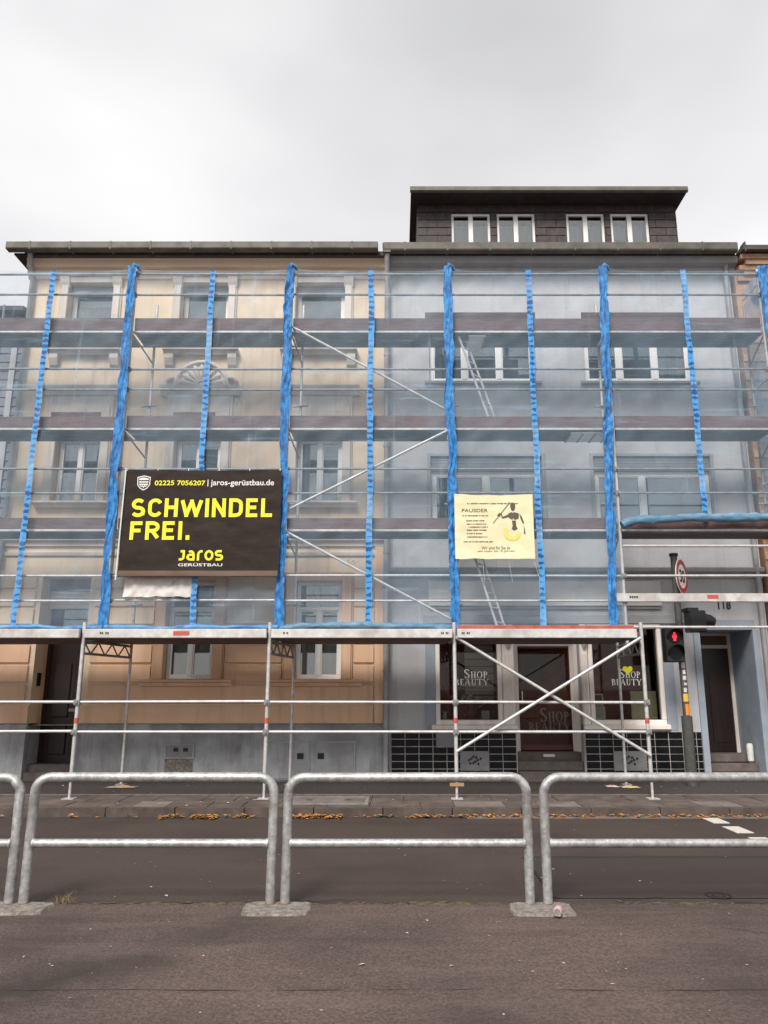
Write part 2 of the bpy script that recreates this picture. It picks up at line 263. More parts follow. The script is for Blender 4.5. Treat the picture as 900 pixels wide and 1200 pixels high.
# ------------------------------------------------------------------ mesh helpers
ORG = {}
def link(o, parent=None):
    COL.objects.link(o)
    if parent is not None: o.parent = parent; ORG[o.name] = ORG[parent.name]
    return o
def tag(o, label, cat, group=None, kind=None):
    if label: o['label'] = label
    if cat: o['category'] = cat
    if group: o['group'] = group
    if kind: o['kind'] = kind
    return o
def thing(name, loc, label, cat, group=None):
    o = bpy.data.objects.new(name, None); o.location = loc; o.empty_display_size = .2; COL.objects.link(o); ORG[o.name] = Vector(loc)
    return tag(o, label, cat, group)
class MB:
    def __init__(s): s.v = []; s.f = []
    def add(s, vs, fs):
        k = len(s.v); s.v += [tuple(p) for p in vs]; s.f += [tuple(i + k for i in f) for f in fs]; return s
    def box(s, x0, x1, y0, y1, z0, z1):
        return s.add([(x0,y0,z0),(x1,y0,z0),(x1,y1,z0),(x0,y1,z0),(x0,y0,z1),(x1,y0,z1),(x1,y1,z1),(x0,y1,z1)],
                     [(0,3,2,1),(4,5,6,7),(0,1,5,4),(1,2,6,5),(2,3,7,6),(3,0,4,7)])
    def hexa(s, p): return s.add(p, [(0,3,2,1),(4,5,6,7),(0,1,5,4),(1,2,6,5),(2,3,7,6),(3,0,4,7)])
    def prism_x(s, prof, x0, x1):            # profile in (y, z) extruded along x
        n = len(prof); vs = [(x0, y, z) for y, z in prof] + [(x1, y, z) for y, z in prof]
        fs = [(i, (i + 1) % n, n + (i + 1) % n, n + i) for i in range(n)] + [tuple(range(n))[::-1], tuple(range(n, 2 * n))]
        return s.add(vs, fs)
    def prism_y(s, prof, y0, y1):            # profile in (x, z) extruded along y
        n = len(prof); vs = [(x, y0, z) for x, z in prof] + [(x, y1, z) for x, z in prof]
        fs = [(i, (i + 1) % n, n + (i + 1) % n, n + i) for i in range(n)] + [tuple(range(n))[::-1], tuple(range(n, 2 * n))]
        return s.add(vs, fs)
    def prism_z(s, prof, z0, z1):
        n = len(prof); vs = [(x, y, z0) for x, y in prof] + [(x, y, z1) for x, y in prof]
        fs = [(i, (i + 1) % n, n + (i + 1) % n, n + i) for i in range(n)] + [tuple(range(n))[::-1], tuple(range(n, 2 * n))]
        return s.add(vs, fs)
    def tube(s, pts, r, n=10, rs=None):
        pts = [Vector(p) for p in pts]; rings = []; up = None
        for i, p in enumerate(pts):
            d = (pts[min(i + 1, len(pts) - 1)] - pts[max(i - 1, 0)]).normalized()
            if up is None: up = Vector((0, 0, 1)) if abs(d.z) < .9 else Vector((1, 0, 0))
            a = d.cross(up).normalized(); b = a.cross(d).normalized(); up = b
            rr = rs[i] if rs else r
            rings.append([p + a * math.cos(2 * math.pi * k / n) * rr + b * math.sin(2 * math.pi * k / n) * rr for k in range(n)])
        vs = [q for ring in rings for q in ring]; fs = []
        for i in range(len(pts) - 1):
            for k in range(n): fs.append((i * n + k, i * n + (k + 1) % n, (i + 1) * n + (k + 1) % n, (i + 1) * n + k))
        fs += [tuple(range(n))[::-1], tuple((len(pts) - 1) * n + k for k in range(n))]
        return s.add(vs, fs)
    def grid(s, fn, nu, nv):
        vs = [fn(i / nu, j / nv) for j in range(nv + 1) for i in range(nu + 1)]
        fs = [(j * (nu + 1) + i, j * (nu + 1) + i + 1, (j + 1) * (nu + 1) + i + 1, (j + 1) * (nu + 1) + i) for j in range(nv) for i in range(nu)]
        return s.add(vs, fs)
    def build(s, name, m, parent=None, smooth=False, bevel=0, fix=True):
        org = ORG[parent.name] if parent is not None else Vector((0, 0, 0))
        me = bpy.data.meshes.new(name); me.from_pydata([(x - org.x, y - org.y, z - org.z) for x, y, z in s.v], [], s.f)
        if fix:
            import bmesh
            bm = bmesh.new(); bm.from_mesh(me); bmesh.ops.recalc_face_normals(bm, faces=bm.faces); bm.to_mesh(me); bm.free()
        me.materials.append(MATS[m])
        if smooth:
            me.polygons.foreach_set('use_smooth', [True] * len(me.polygons))
            try: me.set_sharp_from_angle(angle=R(50))
            except Exception: pass
        o = bpy.data.objects.new(name, me); link(o, parent)
        if parent is None: ORG[o.name] = Vector((0, 0, 0))
        if bevel:
            b = o.modifiers.new('bevel', 'BEVEL'); b.width = bevel; b.segments = 1; b.limit_method = 'ANGLE'
        return o
def box(name, m, parent, *a, bevel=0): return MB().box(*a).build(name, m, parent, bevel=bevel)
def share(src, name, parent, loc, scale=None, m=None):
    """another piece with the mesh of src, loc in world coordinates"""
    o = bpy.data.objects.new(name, src); link(o, parent); o.location = Vector(loc) - ORG[parent.name]
    if scale: o.scale = scale
    if m:
        o.material_slots[0].link = 'OBJECT'; o.material_slots[0].material = MATS[m]
    return o
def unit_box(name, m):
    me = bpy.data.meshes.new(name); b = MB().box(-.5, .5, -.5, .5, -.5, .5); me.from_pydata(b.v, [], b.f); me.materials.append(MATS[m]); return me

def wall_holes(name, m, parent, x0, x1, z0, z1, y, th, holes):
    xs = sorted({x0, x1, *[h[0] for h in holes], *[h[1] for h in holes]}); zs = sorted({z0, z1, *[h[2] for h in holes], *[h[3] for h in holes]})
    inside = lambda x, z: any(h[0] < x < h[1] and h[2] < z < h[3] for h in holes)
    b = MB()
    for i in range(len(xs) - 1):
        for j in range(len(zs) - 1):
            if not inside((xs[i] + xs[i+1]) / 2, (zs[j] + zs[j+1]) / 2):
                for yy in (y, y + th): b.add([(xs[i], yy, zs[j]), (xs[i+1], yy, zs[j]), (xs[i+1], yy, zs[j+1]), (xs[i], yy, zs[j+1])], [(0, 1, 2, 3)])
    for h in list(holes) + [(x0, x1, z0, z1)]:
        a0, a1, c0, c1 = h
        for (p, q) in (((a0, c0), (a1, c0)), ((a1, c0), (a1, c1)), ((a1, c1), (a0, c1)), ((a0, c1), (a0, c0))):
            if h != (x0, x1, z0, z1) and p[1] == q[1] == z0: continue
            b.add([(p[0], y, p[1]), (q[0], y, q[1]), (q[0], y + th, q[1]), (p[0], y + th, p[1])], [(0, 1, 2, 3)])
    return b.build(name, m, parent, fix=False)

def text_mesh(s, name, m, parent, x0, x1, z0, z1, y, bold=0.0, yfun=None, shear=0):
    cu = bpy.data.curves.new('t', 'FONT'); cu.body = s; cu.size = 1; cu.offset = bold; cu.resolution_u = 3; cu.shear = shear
    ob = bpy.data.objects.new('t', cu); COL.objects.link(ob); bpy.context.view_layer.update()
    me = bpy.data.meshes.new_from_object(ob.evaluated_get(bpy.context.evaluated_depsgraph_get()))
    bpy.data.objects.remove(ob)
    vs = [v.co.copy() for v in me.vertices]; fs = [tuple(p.vertices) for p in me.polygons]; bpy.data.meshes.remove(me)
    ax, bx_ = min(v.x for v in vs), max(v.x for v in vs); ay, by = min(v.y for v in vs), max(v.y for v in vs)
    b = MB(); pts = []
    for v in vs:
        X = x0 + (v.x - ax) / (bx_ - ax) * (x1 - x0); Z = z0 + (v.y - ay) / (by - ay) * (z1 - z0)
        pts.append((X, y + (yfun(X, Z) if yfun else 0), Z))
    b.add(pts, fs)
    return b.build(name, m, parent, fix=False)

def nz3(x, y, z): return mnoise.noise(Vector((x, y, z)))

# ------------------------------------------------------------------ ground, road, pavement
PAV = .12; KERB_Y = 11.75; WY = 15.1          # pavement height, kerb face, house fronts
def sheet(name, m, x0, x1, y0, y1, z, nx=1, ny=1):
    o = MB().grid(lambda u, v: (x0 + (x1 - x0) * u, y0 + (y1 - y0) * v, z), nx, ny).build(name, m); o['kind'] = 'structure'; return o
sheet('ground', 'asphalt_road', -900, 900, -900, 900, -.02)
sheet('road', 'asphalt_road', -60, 60, 7.12, KERB_Y + .02, 0)
sheet('footpath', 'asphalt_path', -60, 60, -12, 7.14, .006)
sheet('asphalt_patch', 'asphalt_patch', 1.40, 9, 7.34, 9.02, .005)
b = MB(); b.box(1.375, 1.40, 7.36, 9.03, .0, .0095); b.box(1.40, 9, 9.02, 9.035, 0, .009)
b.build('asphalt_seam', 'tar')['kind'] = 'structure'
# ragged seams between strips of asphalt
for (ys, xa, xb, wd) in ((5.22, -5, 7, .010), (9.9, -9, 1.2, .012)):
    b = MB(); n = 240; pts = []
    for k in range(n + 1):
        x = xa + (xb - xa) * k / n; y_ = ys + .02 * nz3(x * .8, ys, 0) + .012 * nz3(x * 5, ys, 3); w2 = wd * max(.04, .25 + 1.1 * nz3(x * 3, ys, 7)); pts += [(x, y_ - w2, .0095), (x, y_ + w2, .0095)]
    b.add(pts, [(2 * k, 2 * k + 2, 2 * k + 3, 2 * k + 1) for k in range(n)]); b.build('asphalt_seam', 'tar_dull')['kind'] = 'structure'
for (x_, y_, ln, an) in ((1.9, 7.25, .7, .5), (2.9, 7.2, .6, -.3), (-.9, 7.22, .8, .2), (3.3, 6.1, 1.1, 2.4)):
    b = MB(); pts = []; n = 40
    for k in range(n + 1):
        t = k / n * ln; a = an + .9 * nz3(t * 3, x_, 0); px_, py_ = x_ + t * math.cos(an) + .05 * nz3(t * 6, x_, 5), y_ + t * math.sin(an) * .5 + .05 * nz3(t * 7, y_, 2); w2 = .006 * (1 - k / n) + .0015; pts += [(px_, py_ - w2, .0105), (px_ + .002, py_ + w2, .0105)]
    b.add(pts, [(2 * k, 2 * k + 2, 2 * k + 3, 2 * k + 1) for k in range(n)]); b.build('asphalt_crack', 'tar')['kind'] = 'structure'
# moss and dirt in the joint under the railings
b = MB()
for i in range(420):
    x = RND.uniform(-5, 6); y = 7.15 + RND.gauss(0, .035); r = RND.uniform(.006, .03) * (1.3 if nz3(x * .9, 0, 0) > 0 else .6)
    n = 6; a0 = RND.random() * 6
    b.add([(x + r * 2.2 * math.cos(a0 + k * 1.047), y + r * .8 * math.sin(a0 + k * 1.047), .007) for k in range(n)] + [(x, y, .008 + r * .35)], [(k, (k + 1) % n, n) for k in range(n)])
tag(b.build('moss_line', 'moss'), 'brown moss and dirt along the asphalt joint under the railings', 'moss', kind='stuff')
for i, yy in enumerate((11.2, 10.47, 9.7)):
    o = box('road_marking', 'road_paint', None, 4.34, 4.56, yy, yy + .46, .001, .0085); o['kind'] = 'structure'
b = MB()
for k in range(16):
    a = k * math.pi / 8; b2 = (k + 1) * math.pi / 8; cx_, cy_ = 2.86, 7.42
    b.add([(cx_ + r * math.cos(t), cy_ + r * math.sin(t), .0125) for r, t in ((.10, a), (.115, a), (.115, b2), (.10, b2))], [(0, 1, 2, 3)])
    b.add([(cx_ + r * math.cos(t), cy_ + r * math.sin(t), .0125) for r, t in ((.05, a), (.06, a), (.06, b2), (.05, b2))], [(0, 1, 2, 3)])
tag(b.build('valve_cover', 'tar'), 'small round iron valve cover in the asphalt patch', 'cover')

o = box('gutter_strip', 'edging', None, 1.0, 30, KERB_Y - .14, KERB_Y - .002, .0, .010); o['kind'] = 'structure'
pav = thing('pavement', (0, KERB_Y, 0), None, None); pav['kind'] = 'structure'
box('pavement_bed', 'joint', pav, -60, 60, KERB_Y + .14, 13.15, -.05, PAV - .012)
box('cobble_strip', 'cobble', pav, -60, 60, 13.22, WY + .02, -.05, PAV)
box('edging_strip', 'edging', pav, -60, 60, 13.152, 13.218, -.05, PAV + .006)
kme = unit_box('kerb_stone', 'kerb')
for i in range(-10, 11):
    share(kme, 'kerb_stone', pav, (i * 1.0 + .3, KERB_Y + .07 + RND.uniform(-.006, .006), .02 + RND.uniform(-.004, .004)), (.985, .14, .2))
sme = unit_box('paving_slab', 'slab')
for row, (ya, yb) in enumerate(((KERB_Y + .15, 12.44), (12.45, 13.145))):
    x = -9.0 - row * .25
    while x < 9:
        wd = RND.choice((.5, .5, .75, .62)); light = RND.random() < .13
        share(sme, 'paving_slab', pav, (x + wd / 2, (ya + yb) / 2, PAV - .03 + RND.uniform(-.003, .003)), (wd - .014, yb - ya - .012, .06), m='slab_light' if light else None)
        x += wd
# iron cover let into the slabs
cov = thing('service_cover', (xat(385, 938, 12.5), 12.5, PAV), 'rectangular stone-filled service cover in the pavement slabs before the meter cupboards', 'cover')
cx_ = ORG[cov.name].x
b = MB()
for (x0, x1, y0, y1) in ((-.62, .62, 12.10, 12.15), (-.62, .62, 12.85, 12.90), (-.62, -.57, 12.15, 12.85), (.57, .62, 12.15, 12.85)): b.box(cx_ + x0, cx_ + x1, y0, y1, PAV - .01, PAV + .014)
b.build('frame', 'steel_old_or_shaded', cov); box('filling', 'slab_light', cov, cx_ - .57, cx_ + .57, 12.15, 12.85, PAV - .01, PAV + .009)
for s in (-.3, .3): box('key_slot', 'tar', cov, cx_ + s - .05, cx_ + s + .05, 12.48, 12.54, PAV, PAV + .0125)

# ------------------------------------------------------------------ windows
def curtain_sheet(x0, x1, z0, z1, y, seed):
    nx = max(24, int((x1 - x0) * 46))
    return MB().grid(lambda u, v: (x0 + (x1 - x0) * u, y + .02 * math.sin(u * (x1 - x0) * 46 + seed) * (.6 + .4 * v) + .012 * nz3(u * 9 + seed, v * 2, 0), z0 + (z1 - z0) * v), nx, 4)
def window(house, x0, x1, z0, z1, y, splits=(.5,), transom=None, curtain=None, fw=.07, m='white_frame', glass='glass', blind=0, name='window'):
    """casement window set in the wall: frame with sashes; panes, curtain and blind are its sub-parts"""
    b = MB(); ya, yb = y, y + .08
    b.box(x0, x1, ya, yb, z0, z0 + fw); b.box(x0, x1, ya, yb, z1 - fw, z1); b.box(x0, x0 + fw, ya, yb, z0 + fw, z1 - fw); b.box(x1 - fw, x1, ya, yb, z0 + fw, z1 - fw)
    cuts = [x0 + fw] ; rows = []
    zt = z1 - fw if transom is None else z0 + (z1 - z0) * transom
    for s in splits:
        c = x0 + (x1 - x0) * s; b.box(c - fw * .62, c + fw * .62, ya - .012, yb, z0 + fw, zt)
        rows.append((cuts[-1] if len(cuts) == 1 else cuts[-1], c - fw * .62)); cuts.append(c + fw * .62)
    rows.append((cuts[-1], x1 - fw))
    if transom is not None: b.box(x0 + fw, x1 - fw, ya - .014, yb, zt, zt + fw)
    o = b.build(name, m, house, bevel=.006)
    for (a, c) in rows:
        s = .022; q = MB()
        q.box(a, c, ya + .012, yb - .012, z0 + fw, z0 + fw + s); q.box(a, c, ya + .012, yb - .012, zt - s, zt); q.box(a, a + s, ya + .012, yb - .012, z0 + fw + s, zt - s); q.box(c - s, c, ya + .012, yb - .012, z0 + fw + s, zt - s)
        q.build('sash', m, o)
        box('pane', glass, o, a + s, c - s, ya + .04, ya + .048, z0 + fw + s, zt - s)
    if transom is not None: box('pane', glass, o, x0 + fw, x1 - fw, ya + .04, ya + .048, zt + fw, z1 - fw)
    if curtain:
        for (a, c) in curtain:
            xa, xb = x0 + (x1 - x0) * a, x0 + (x1 - x0) * c
            curtain_sheet(xa, xb, z0 + .05, z1 - .06, yb + .10, RND.random() * 9).build('curtain', 'curtain', o, smooth=True, fix=False)
    if blind: box('roller_blind', 'white_frame', o, x0 + fw, x1 - fw, yb + .03, yb + .045, z1 - (z1 - z0) * blind, z1 - fw)
    return o
def shell(house, x0, x1, z1, m, depth=9, ridge=1.6, roofm='roof_dark', yf=WY):
    """side and back walls, floors and a pitched roof, so that the rooms are dark"""
    b = MB(); b.box(x0, x0 + .3, yf + .36, yf + depth, 0, z1); b.box(x1 - .3, x1, yf + .36, yf + depth, 0, z1); b.box(x0 + .3, x1 - .3, yf + depth - .3, yf + depth, 0, z1)
    b.build('side_wall', m, house)
    b = MB(); b.box(x0 + .3, x1 - .3, yf + 3.0, yf + 3.1, 0, z1)
    for z in (.3, 3.98, 7.0): b.box(x0 + .3, x1 - .3, yf + .36, yf + 3.0, z - .25, z)
    b.build('interior', 'interior', house)
    ye = yf - .32; s = .5
    b = MB().prism_x([(ye, z1), (yf + depth * .5, z1 + ridge), (yf + depth + .3, z1), (yf + depth + .3, z1 - .12), (ye, z1 - .1)], x0 - .02, x1 + .02)
    return b.build('roof', roofm, house)

# ------------------------------------------------------------------ beige house
HL, HR = -7.95, -.15
hb = thing('townhouse', ((HL + HR) / 2, WY, 0), 'beige and peach plastered house with shell ornament, corniced windows and grey plinth', 'house')
holes = []; PL = zat(850, WY)                                   # top of plinth
top = [(78, 131), (211, 267), (346, 404)]; mid = [(63, 116), (203, 258), (347, 401)]; gro = [(193, 250), (345, 400)]
TZ = (zat(411, WY), zat(333, WY)); MZ = (zat(589, WY), zat(512, WY)); GZ = (zat(796, WY), zat(681, WY))
tops = [(xat(a, 375, WY), xat(c, 375, WY)) for a, c in top]; mids = [(xat(a, 550, WY), xat(c, 550, WY)) for a, c in mid]; gros = [(xat(a, 760, WY), xat(c, 760, WY)) for a, c in gro]
DX0, DX1, DZ1 = -7.0, -6.04, zat(676, WY)
ZB = zat(634, WY)                                                # string course over the ground floor
hol_g = [(*g, *GZ) for g in gros] + [(DX0, DX1, PAV, DZ1)]
hol_u = [(*g, *MZ) for g in mids] + [(*g, *TZ) for g in tops]
EZ = 10.86
wall_holes('ground_floor_wall', 'plaster_beige', hb, HL, HR, PL, ZB, WY, .36, [(h[0], h[1], max(h[2], PL), h[3]) for h in hol_g])
wall_holes('upper_wall', 'plaster_beige', hb, HL, HR, ZB, EZ, WY, .36, hol_u)
# plinth in two lengths either side of the door
for (a, c) in ((HL, DX0), (DX1, HR)):
    MB().prism_x([(WY + .36, 0), (WY - .06, 0), (WY - .06, PL - .03), (WY - .004, PL + .03), (WY + .36, PL + .03)], a, c).build('plinth', 'plinth_grey', hb)
# plaster courses, proud of the wall with open joints between them
course = [zat(p, WY) for p in (826, 801, 778, 755, 733, 712, 691, 671)]
for k in range(len(course) - 1):
    z0, z1 = course[k] + .020, course[k + 1] - .020
    segs = [(HL + .01, DX0 - .1), (DX1 + .12, gros[0][0] - .24), (gros[0][1] + .24, gros[1][0] - .24), (gros[1][1] + .24, HR - .30)]
    if k == 0: segs = [segs[0], (DX1 + .12, HR - .30)]
    for (a, c) in segs:
        MB().prism_x([(WY + .01, z0), (WY - .045, z0 + .012), (WY - .045, z1 - .012), (WY + .01, z1)], a, c).build('plaster_course', 'plaster_peach' if k < 3 else 'plaster_beige', hb)
for (a, c) in ((HL + .01, DX0 - .001), (DX1 + .001, HR - .30)): box('plaster_course', 'plaster_peach', hb, a, c, WY - .05, WY + .01, PL + .035, course[0] - .014, bevel=.008)
box('corner_strip', 'plaster_peach', hb, HR - .28, HR - .03, WY - .06, WY + .01, PL + .035, ZB - .12, bevel=.01)
# string course
MB().prism_x([(WY + .02, ZB - .11), (WY - .05, ZB - .11), (WY - .06, ZB - .03), (WY - .13, ZB), (WY - .15, ZB + .10), (WY - .04, ZB + .16), (WY + .02, ZB + .16)], HL, HR).build('string_course', 'trim_stone', hb)
MB().prism_x([(WY + .02, ZB - .30), (WY - .04, ZB - .30), (WY - .055, ZB - .24), (WY + .02, ZB - .22)], HL, HR).build('string_course', 'trim_stone', hb)
def surround(house, x0, x1, z0, z1, wd, m, proud=.07, ears=False):
    b = MB(); y0 = WY - proud
    b.box(x0 - wd, x0, y0, WY + .01, z0, z1 + wd * .9); b.box(x1, x1 + wd, y0, WY + .01, z0, z1 + wd * .9); b.box(x0, x1, y0, WY + .01, z1, z1 + wd * .9)
    b.box(x0 - wd - .03, x0 - wd, y0 + .03, WY + .01, z0, z1 + wd); b.box(x1 + wd, x1 + wd + .03, y0 + .03, WY + .01, z0, z1 + wd)
    return b.build('window_surround', m, house, bevel=.012)
def sill(house, x0, x1, z, m, d=.2, consoles=False, h=.11):
    MB().prism_x([(WY + .02, z - h), (WY - d * .55, z - h), (WY - d * .65, z - h * .5), (WY - d, z - h * .4), (WY - d, z - .01), (WY + .1, z + .012), (WY + .1, z - h)], x0, x1).build('window_sill', m, house)
    if consoles:
        for c in (x0 + .13, x1 - .13):
            MB().prism_x([(WY + .02, z - h), (WY - .13, z - h), (WY - .13, z - h - .10), (WY - .07, z - h - .24), (WY - .03, z - h - .28), (WY + .02, z - h - .28)], c - .09, c + .09).build('console', m, house)
for i, (a, c) in enumerate(tops):
    surround(hb, a, c, TZ[0], TZ[1], .15, 'trim_stone'); sill(hb, a - .28, c + .28, TZ[0], 'trim_stone', consoles=True)
    MB().prism_x([(WY + .02, TZ[1] + .15), (WY - .10, TZ[1] + .15), (WY - .14, TZ[1] + .22), (WY + .02, TZ[1] + .24)], a - .22, c + .22).build('window_hood', 'trim_stone', hb)
    o = window(hb, a + .01, c - .01, TZ[0], TZ[1], WY + .20, splits=(), curtain=((.05, .95),) if i == 0 else None, blind=.5 if i else .25)
    box('shutter_box', 'trim_grey', hb, a + .012, c - .012, WY + .10, WY + .19, TZ[1] - .20, TZ[1] - .005)
    q = MB()                                                     # low balustrade of turned uprights behind the sill
    for k in range(7):
        xx = a + .08 + k * (c - a - .16) / 6; q.tube([(xx, WY + .06, TZ[0] + .01 + d) for d in (0, .03, .09, .15, .18)], .02, 8, [.03, .018, .032, .018, .03])
    q.box(a + .01, c - .01, WY + .03, WY + .09, TZ[0] + .19, TZ[0] + .22); q.build('balustrade', 'trim_stone', hb, smooth=True)
for i, (a, c) in enumerate(mids):
    surround(hb, a, c, MZ[0], MZ[1], .17, 'trim_stone'); sill(hb, a - .30, c + .30, MZ[0], 'trim_stone', d=.22)
    window(hb, a + .01, c - .01, MZ[0], MZ[1], WY + .16, splits=(.5,), curtain=((.05, .46), (.54, .95)), transom=None)
    zf = MZ[1] + .17; zc = zat(463, WY)
    box('frieze', 'trim_stone', hb, a - .20, c + .20, WY - .05, WY + .01, zf + .02, zc - .02, bevel=.01)
    MB().prism_x([(WY - .03, zf + .22), (WY - .075, zf + .24), (WY - .085, zf + .38), (WY - .06, zf + .52), (WY - .03, zf + .54)], a - .14, c + .14).build('frieze_roll', 'trim_stone', hb)
    MB().prism_x([(WY + .02, zc - .03), (WY - .10, zc - .03), (WY - .14, zc + .04), (WY - .24, zc + .07), (WY - .25, zc + .13), (WY + .02, zc + .18)], a - .34, c + .34).build('window_hood', 'trim_stone', hb)
    if i == 1:                                                   # shell pediment over the middle window
        xm = (a + c) / 2; zb = zc + .17; rr = .50
        arc = [(xm + rr * math.cos(t * math.pi / 16), zb + rr * .98 * math.sin(t * math.pi / 16)) for t in range(17)]
        MB().prism_y(arc, WY - .05, WY + .01).build('shell_back', 'trim_stone', hb)
        for k in range(9):
            t = math.pi * (k + .5) / 9; d = Vector((math.cos(t), 0, math.sin(t)))
            MB().tube([(xm + d.x * r, WY - .06, zb + .03 + d.z * r) for r in (.08, .22, .36, .45)], .03, 8, [.018, .034, .058, .03]).build('shell_rib', 'trim_stone', hb, smooth=True)
        MB().tube([(xm + (rr + .04) * math.cos(t * math.pi / 16), WY - .07, zb + (rr + .04) * math.sin(t * math.pi / 16)) for t in range(17)], .045, 8).build('shell_rim', 'trim_stone', hb, smooth=True)
        for sgn in (-1, 1):
            MB().tube([(xm + sgn * (rr + .1 + .14 * math.cos(t)), WY - .06, zb + .10 + .09 * math.sin(t)) for t in [k * .6 for k in range(9)]], .04, 8).build('scroll', 'trim_stone', hb, smooth=True)
for i, (a, c) in enumerate(gros):
    surround(hb, a, c, GZ[0], GZ[1], .19, 'plaster_peach', proud=.08); sill(hb, a - .42, c + .42, GZ[0], 'plaster_peach', d=.24, h=.13)
    window(hb, a + .01, c - .01, GZ[0], GZ[1], WY + .14, splits=(.5,), transom=.70, curtain=((.04, .48), (.52, .96)))
# eaves
MB().prism_x([(WY + .05, 10.44), (WY - .03, 10.44), (WY - .05, 10.50), (WY - .09, 10.53), (WY - .09, 10.62), (WY - .17, 10.66), (WY - .17, 10.78), (WY - .24, 10.86), (WY + .05, 10.86)], HL - .02, HR).build('cornice', 'cornice_peach', hb)
MB().prism_x([(WY - .075, 10.54), (WY - .105, 10.54), (WY - .105, 10.60), (WY - .075, 10.60)], HL - .02, HR).build('cornice_fillet', 'trim_stone', hb)
for (a, c) in tops:
    for xx in (a - .08, c + .08):
        MB().prism_x([(WY + .02, 10.24), (WY - .05, 10.24), (WY - .10, 10.34), (WY - .13, 10.45), (WY + .02, 10.47)], xx - .10, xx + .10).build('corbel', 'trim_stone', hb)
box('soffit', 'soffit_dark', hb, HL - .25, HR - .01, WY - .30, WY + .4, 10.862, 10.90)
prof = [(WY - .47 + .085 * math.cos(t), 10.985 + .085 * math.sin(t)) for t in [math.pi + k * math.pi / 8 for k in range(9)]]
prof = prof + [(y, z + .008) for y, z in ((WY - .395, 10.985),)] + [(WY - .545, 10.993)]
gx0, gx1 = xat(8, 289, WY - .5), xat(443, 289, WY - .5)
MB().prism_x([(WY - .56, 10.87), (WY - .54, 10.845), (WY - .40, 10.845), (WY - .34, 10.92), (WY - .34, 11.0), (WY - .56, 11.02)], gx0, gx1).build('gutter', 'zinc', hb, bevel=.01)
for k in range(9): box('gutter_joint', 'zinc', hb, gx0 + .5 + k * .85, gx0 + .53 + k * .85, WY - .567, WY - .35, 10.838, 11.024)
shell(hb, HL, HR, 10.93, 'plaster_beige')
# bracket pipe at the left corner
MB().tube([(HL + .12, WY - .36, 10.86), (HL + .12, WY - .30, 10.70), (HL + .10, WY - .09, 10.45), (HL + .10, WY - .09, .13)], .05, 10).build('downpipe', 'zinc_pipe', hb, smooth=True)
# front door: deep reveal, panelled leaf, transom light, panel over it
DY = WY + .55
q = MB(); q.box(DX0 - .02, DX0 - .0, WY + .36, DY + .1, PAV, DZ1); q.box(DX1, DX1 + .02, WY + .36, DY + .1, PAV, DZ1); q.box(DX0 - .02, DX1 + .02, WY + .36, DY + .1, DZ1, DZ1 + .02)
q.build('door_reveal', 'plaster_peach', hb)
q = MB(); q.box(DX0, DX0 + .002, WY - .003, DY, PAV, PL); q.build('reveal_base', 'plinth_grey', hb)
zt0, zt1 = zat(735, DY), zat(714, DY)
box('door_step', 'step_stone', hb, DX0, DX1, WY + .12, DY + .4, 0, .40, bevel=.01); box('door_step', 'step_stone', hb, DX0 + .003, DX1 - .003, WY - .02, WY + .12, 0, .27, bevel=.01)
d = box('front_door', 'door_dark', hb, DX0 + .08, DX1 - .02, DY, DY + .06, .40, zt0 - .05)
for (a, c, z0, z1) in ((.10, .44, .55, 1.1), (.52, .82, .55, 1.1), (.10, .44, 1.25, 2.3), (.52, .82, 1.25, 2.3)):
    box('door_panel', 'door_dark', d, DX0 + .08 + a, DX0 + .08 + c, DY - .03, DY - .001, z0, z1, bevel=.02)
MB().tube([(DX1 - .14, DY - .07, 1.35), (DX1 - .14, DY - .07, 1.55), (DX1 - .22, DY - .07, 1.56)], .014, 8).build('handle', 'steel_tube', d, smooth=True)
box('letter_plate', 'steel_old_or_shaded', d, DX1 - .42, DX1 - .22, DY - .05, DY - .031, 1.36, 1.42)
o = box('door_frame', 'door_dark', hb, DX0, DX0 + .078, DY - .02, DY + .08, .40, zt1 + .05)
box('transom_rail', 'trim_stone', hb, DX0 + .08, DX1, DY - .03, DY + .08, zt0 - .048, zt0)
box('transom_light', 'glass', hb, DX0 + .08, DX1, DY + .02, DY + .03, zt0 + .001, zt1)
box('over_panel', 'trim_stone', hb, DX0 + .001, DX1 - .001, DY - .12, DY + .08, zt1 + .002, DZ1 - .001)
bx = xat(46, 803, DY - .2)
box('bell_plate', 'door_dark', hb, DX0 + .003, DX0 + .02, WY + .18, WY + .32, 1.85, 2.10)
o = box('house_number_plate', 'ink', hb, xat(12, 722, WY) , xat(22, 722, WY), WY - .04, WY - .017, zat(727, WY), zat(717, WY))
box('plate_face', 'trim_grey', o, xat(13.5, 722, WY), xat(20.5, 722, WY), WY - .045, WY - .041, zat(725, WY), zat(719, WY))
# vent and meter cupboards in the plinth
vx0, vx1, vz0, vz1 = xat(194, 880, WY), xat(229, 880, WY), zat(889, WY), zat(871, WY)
q = MB(); t = .035
for (a, c, z0, z1) in ((vx0, vx1, vz0, vz0 + t), (vx0, vx1, vz1 - t, vz1), (vx0, vx0 + t, vz0 + t, vz1 - t), (vx1 - t, vx1, vz0 + t, vz1 - t)): q.box(a, c, WY - .085, WY - .05, z0, z1)
o = q.build('cellar_vent', 'plinth_grey', hb)
box('vent_grille', 'grey_paint', o, vx0 + t, vx1 - t, WY - .072, WY - .055, vz0 + t, vz1 - t)
for k in (.3, .62): box('vent_hole', 'ink', o, vx0 + (vx1 - vx0) * k, vx0 + (vx1 - vx0) * k + .09, WY - .076, WY - .0725, vz0 + .13, vz0 + .2)
box('plaster_repair', 'concrete', hb, vx0 + .02, vx1 - .02, WY - .068, WY - .05, PAV + .02, vz0 - .005)
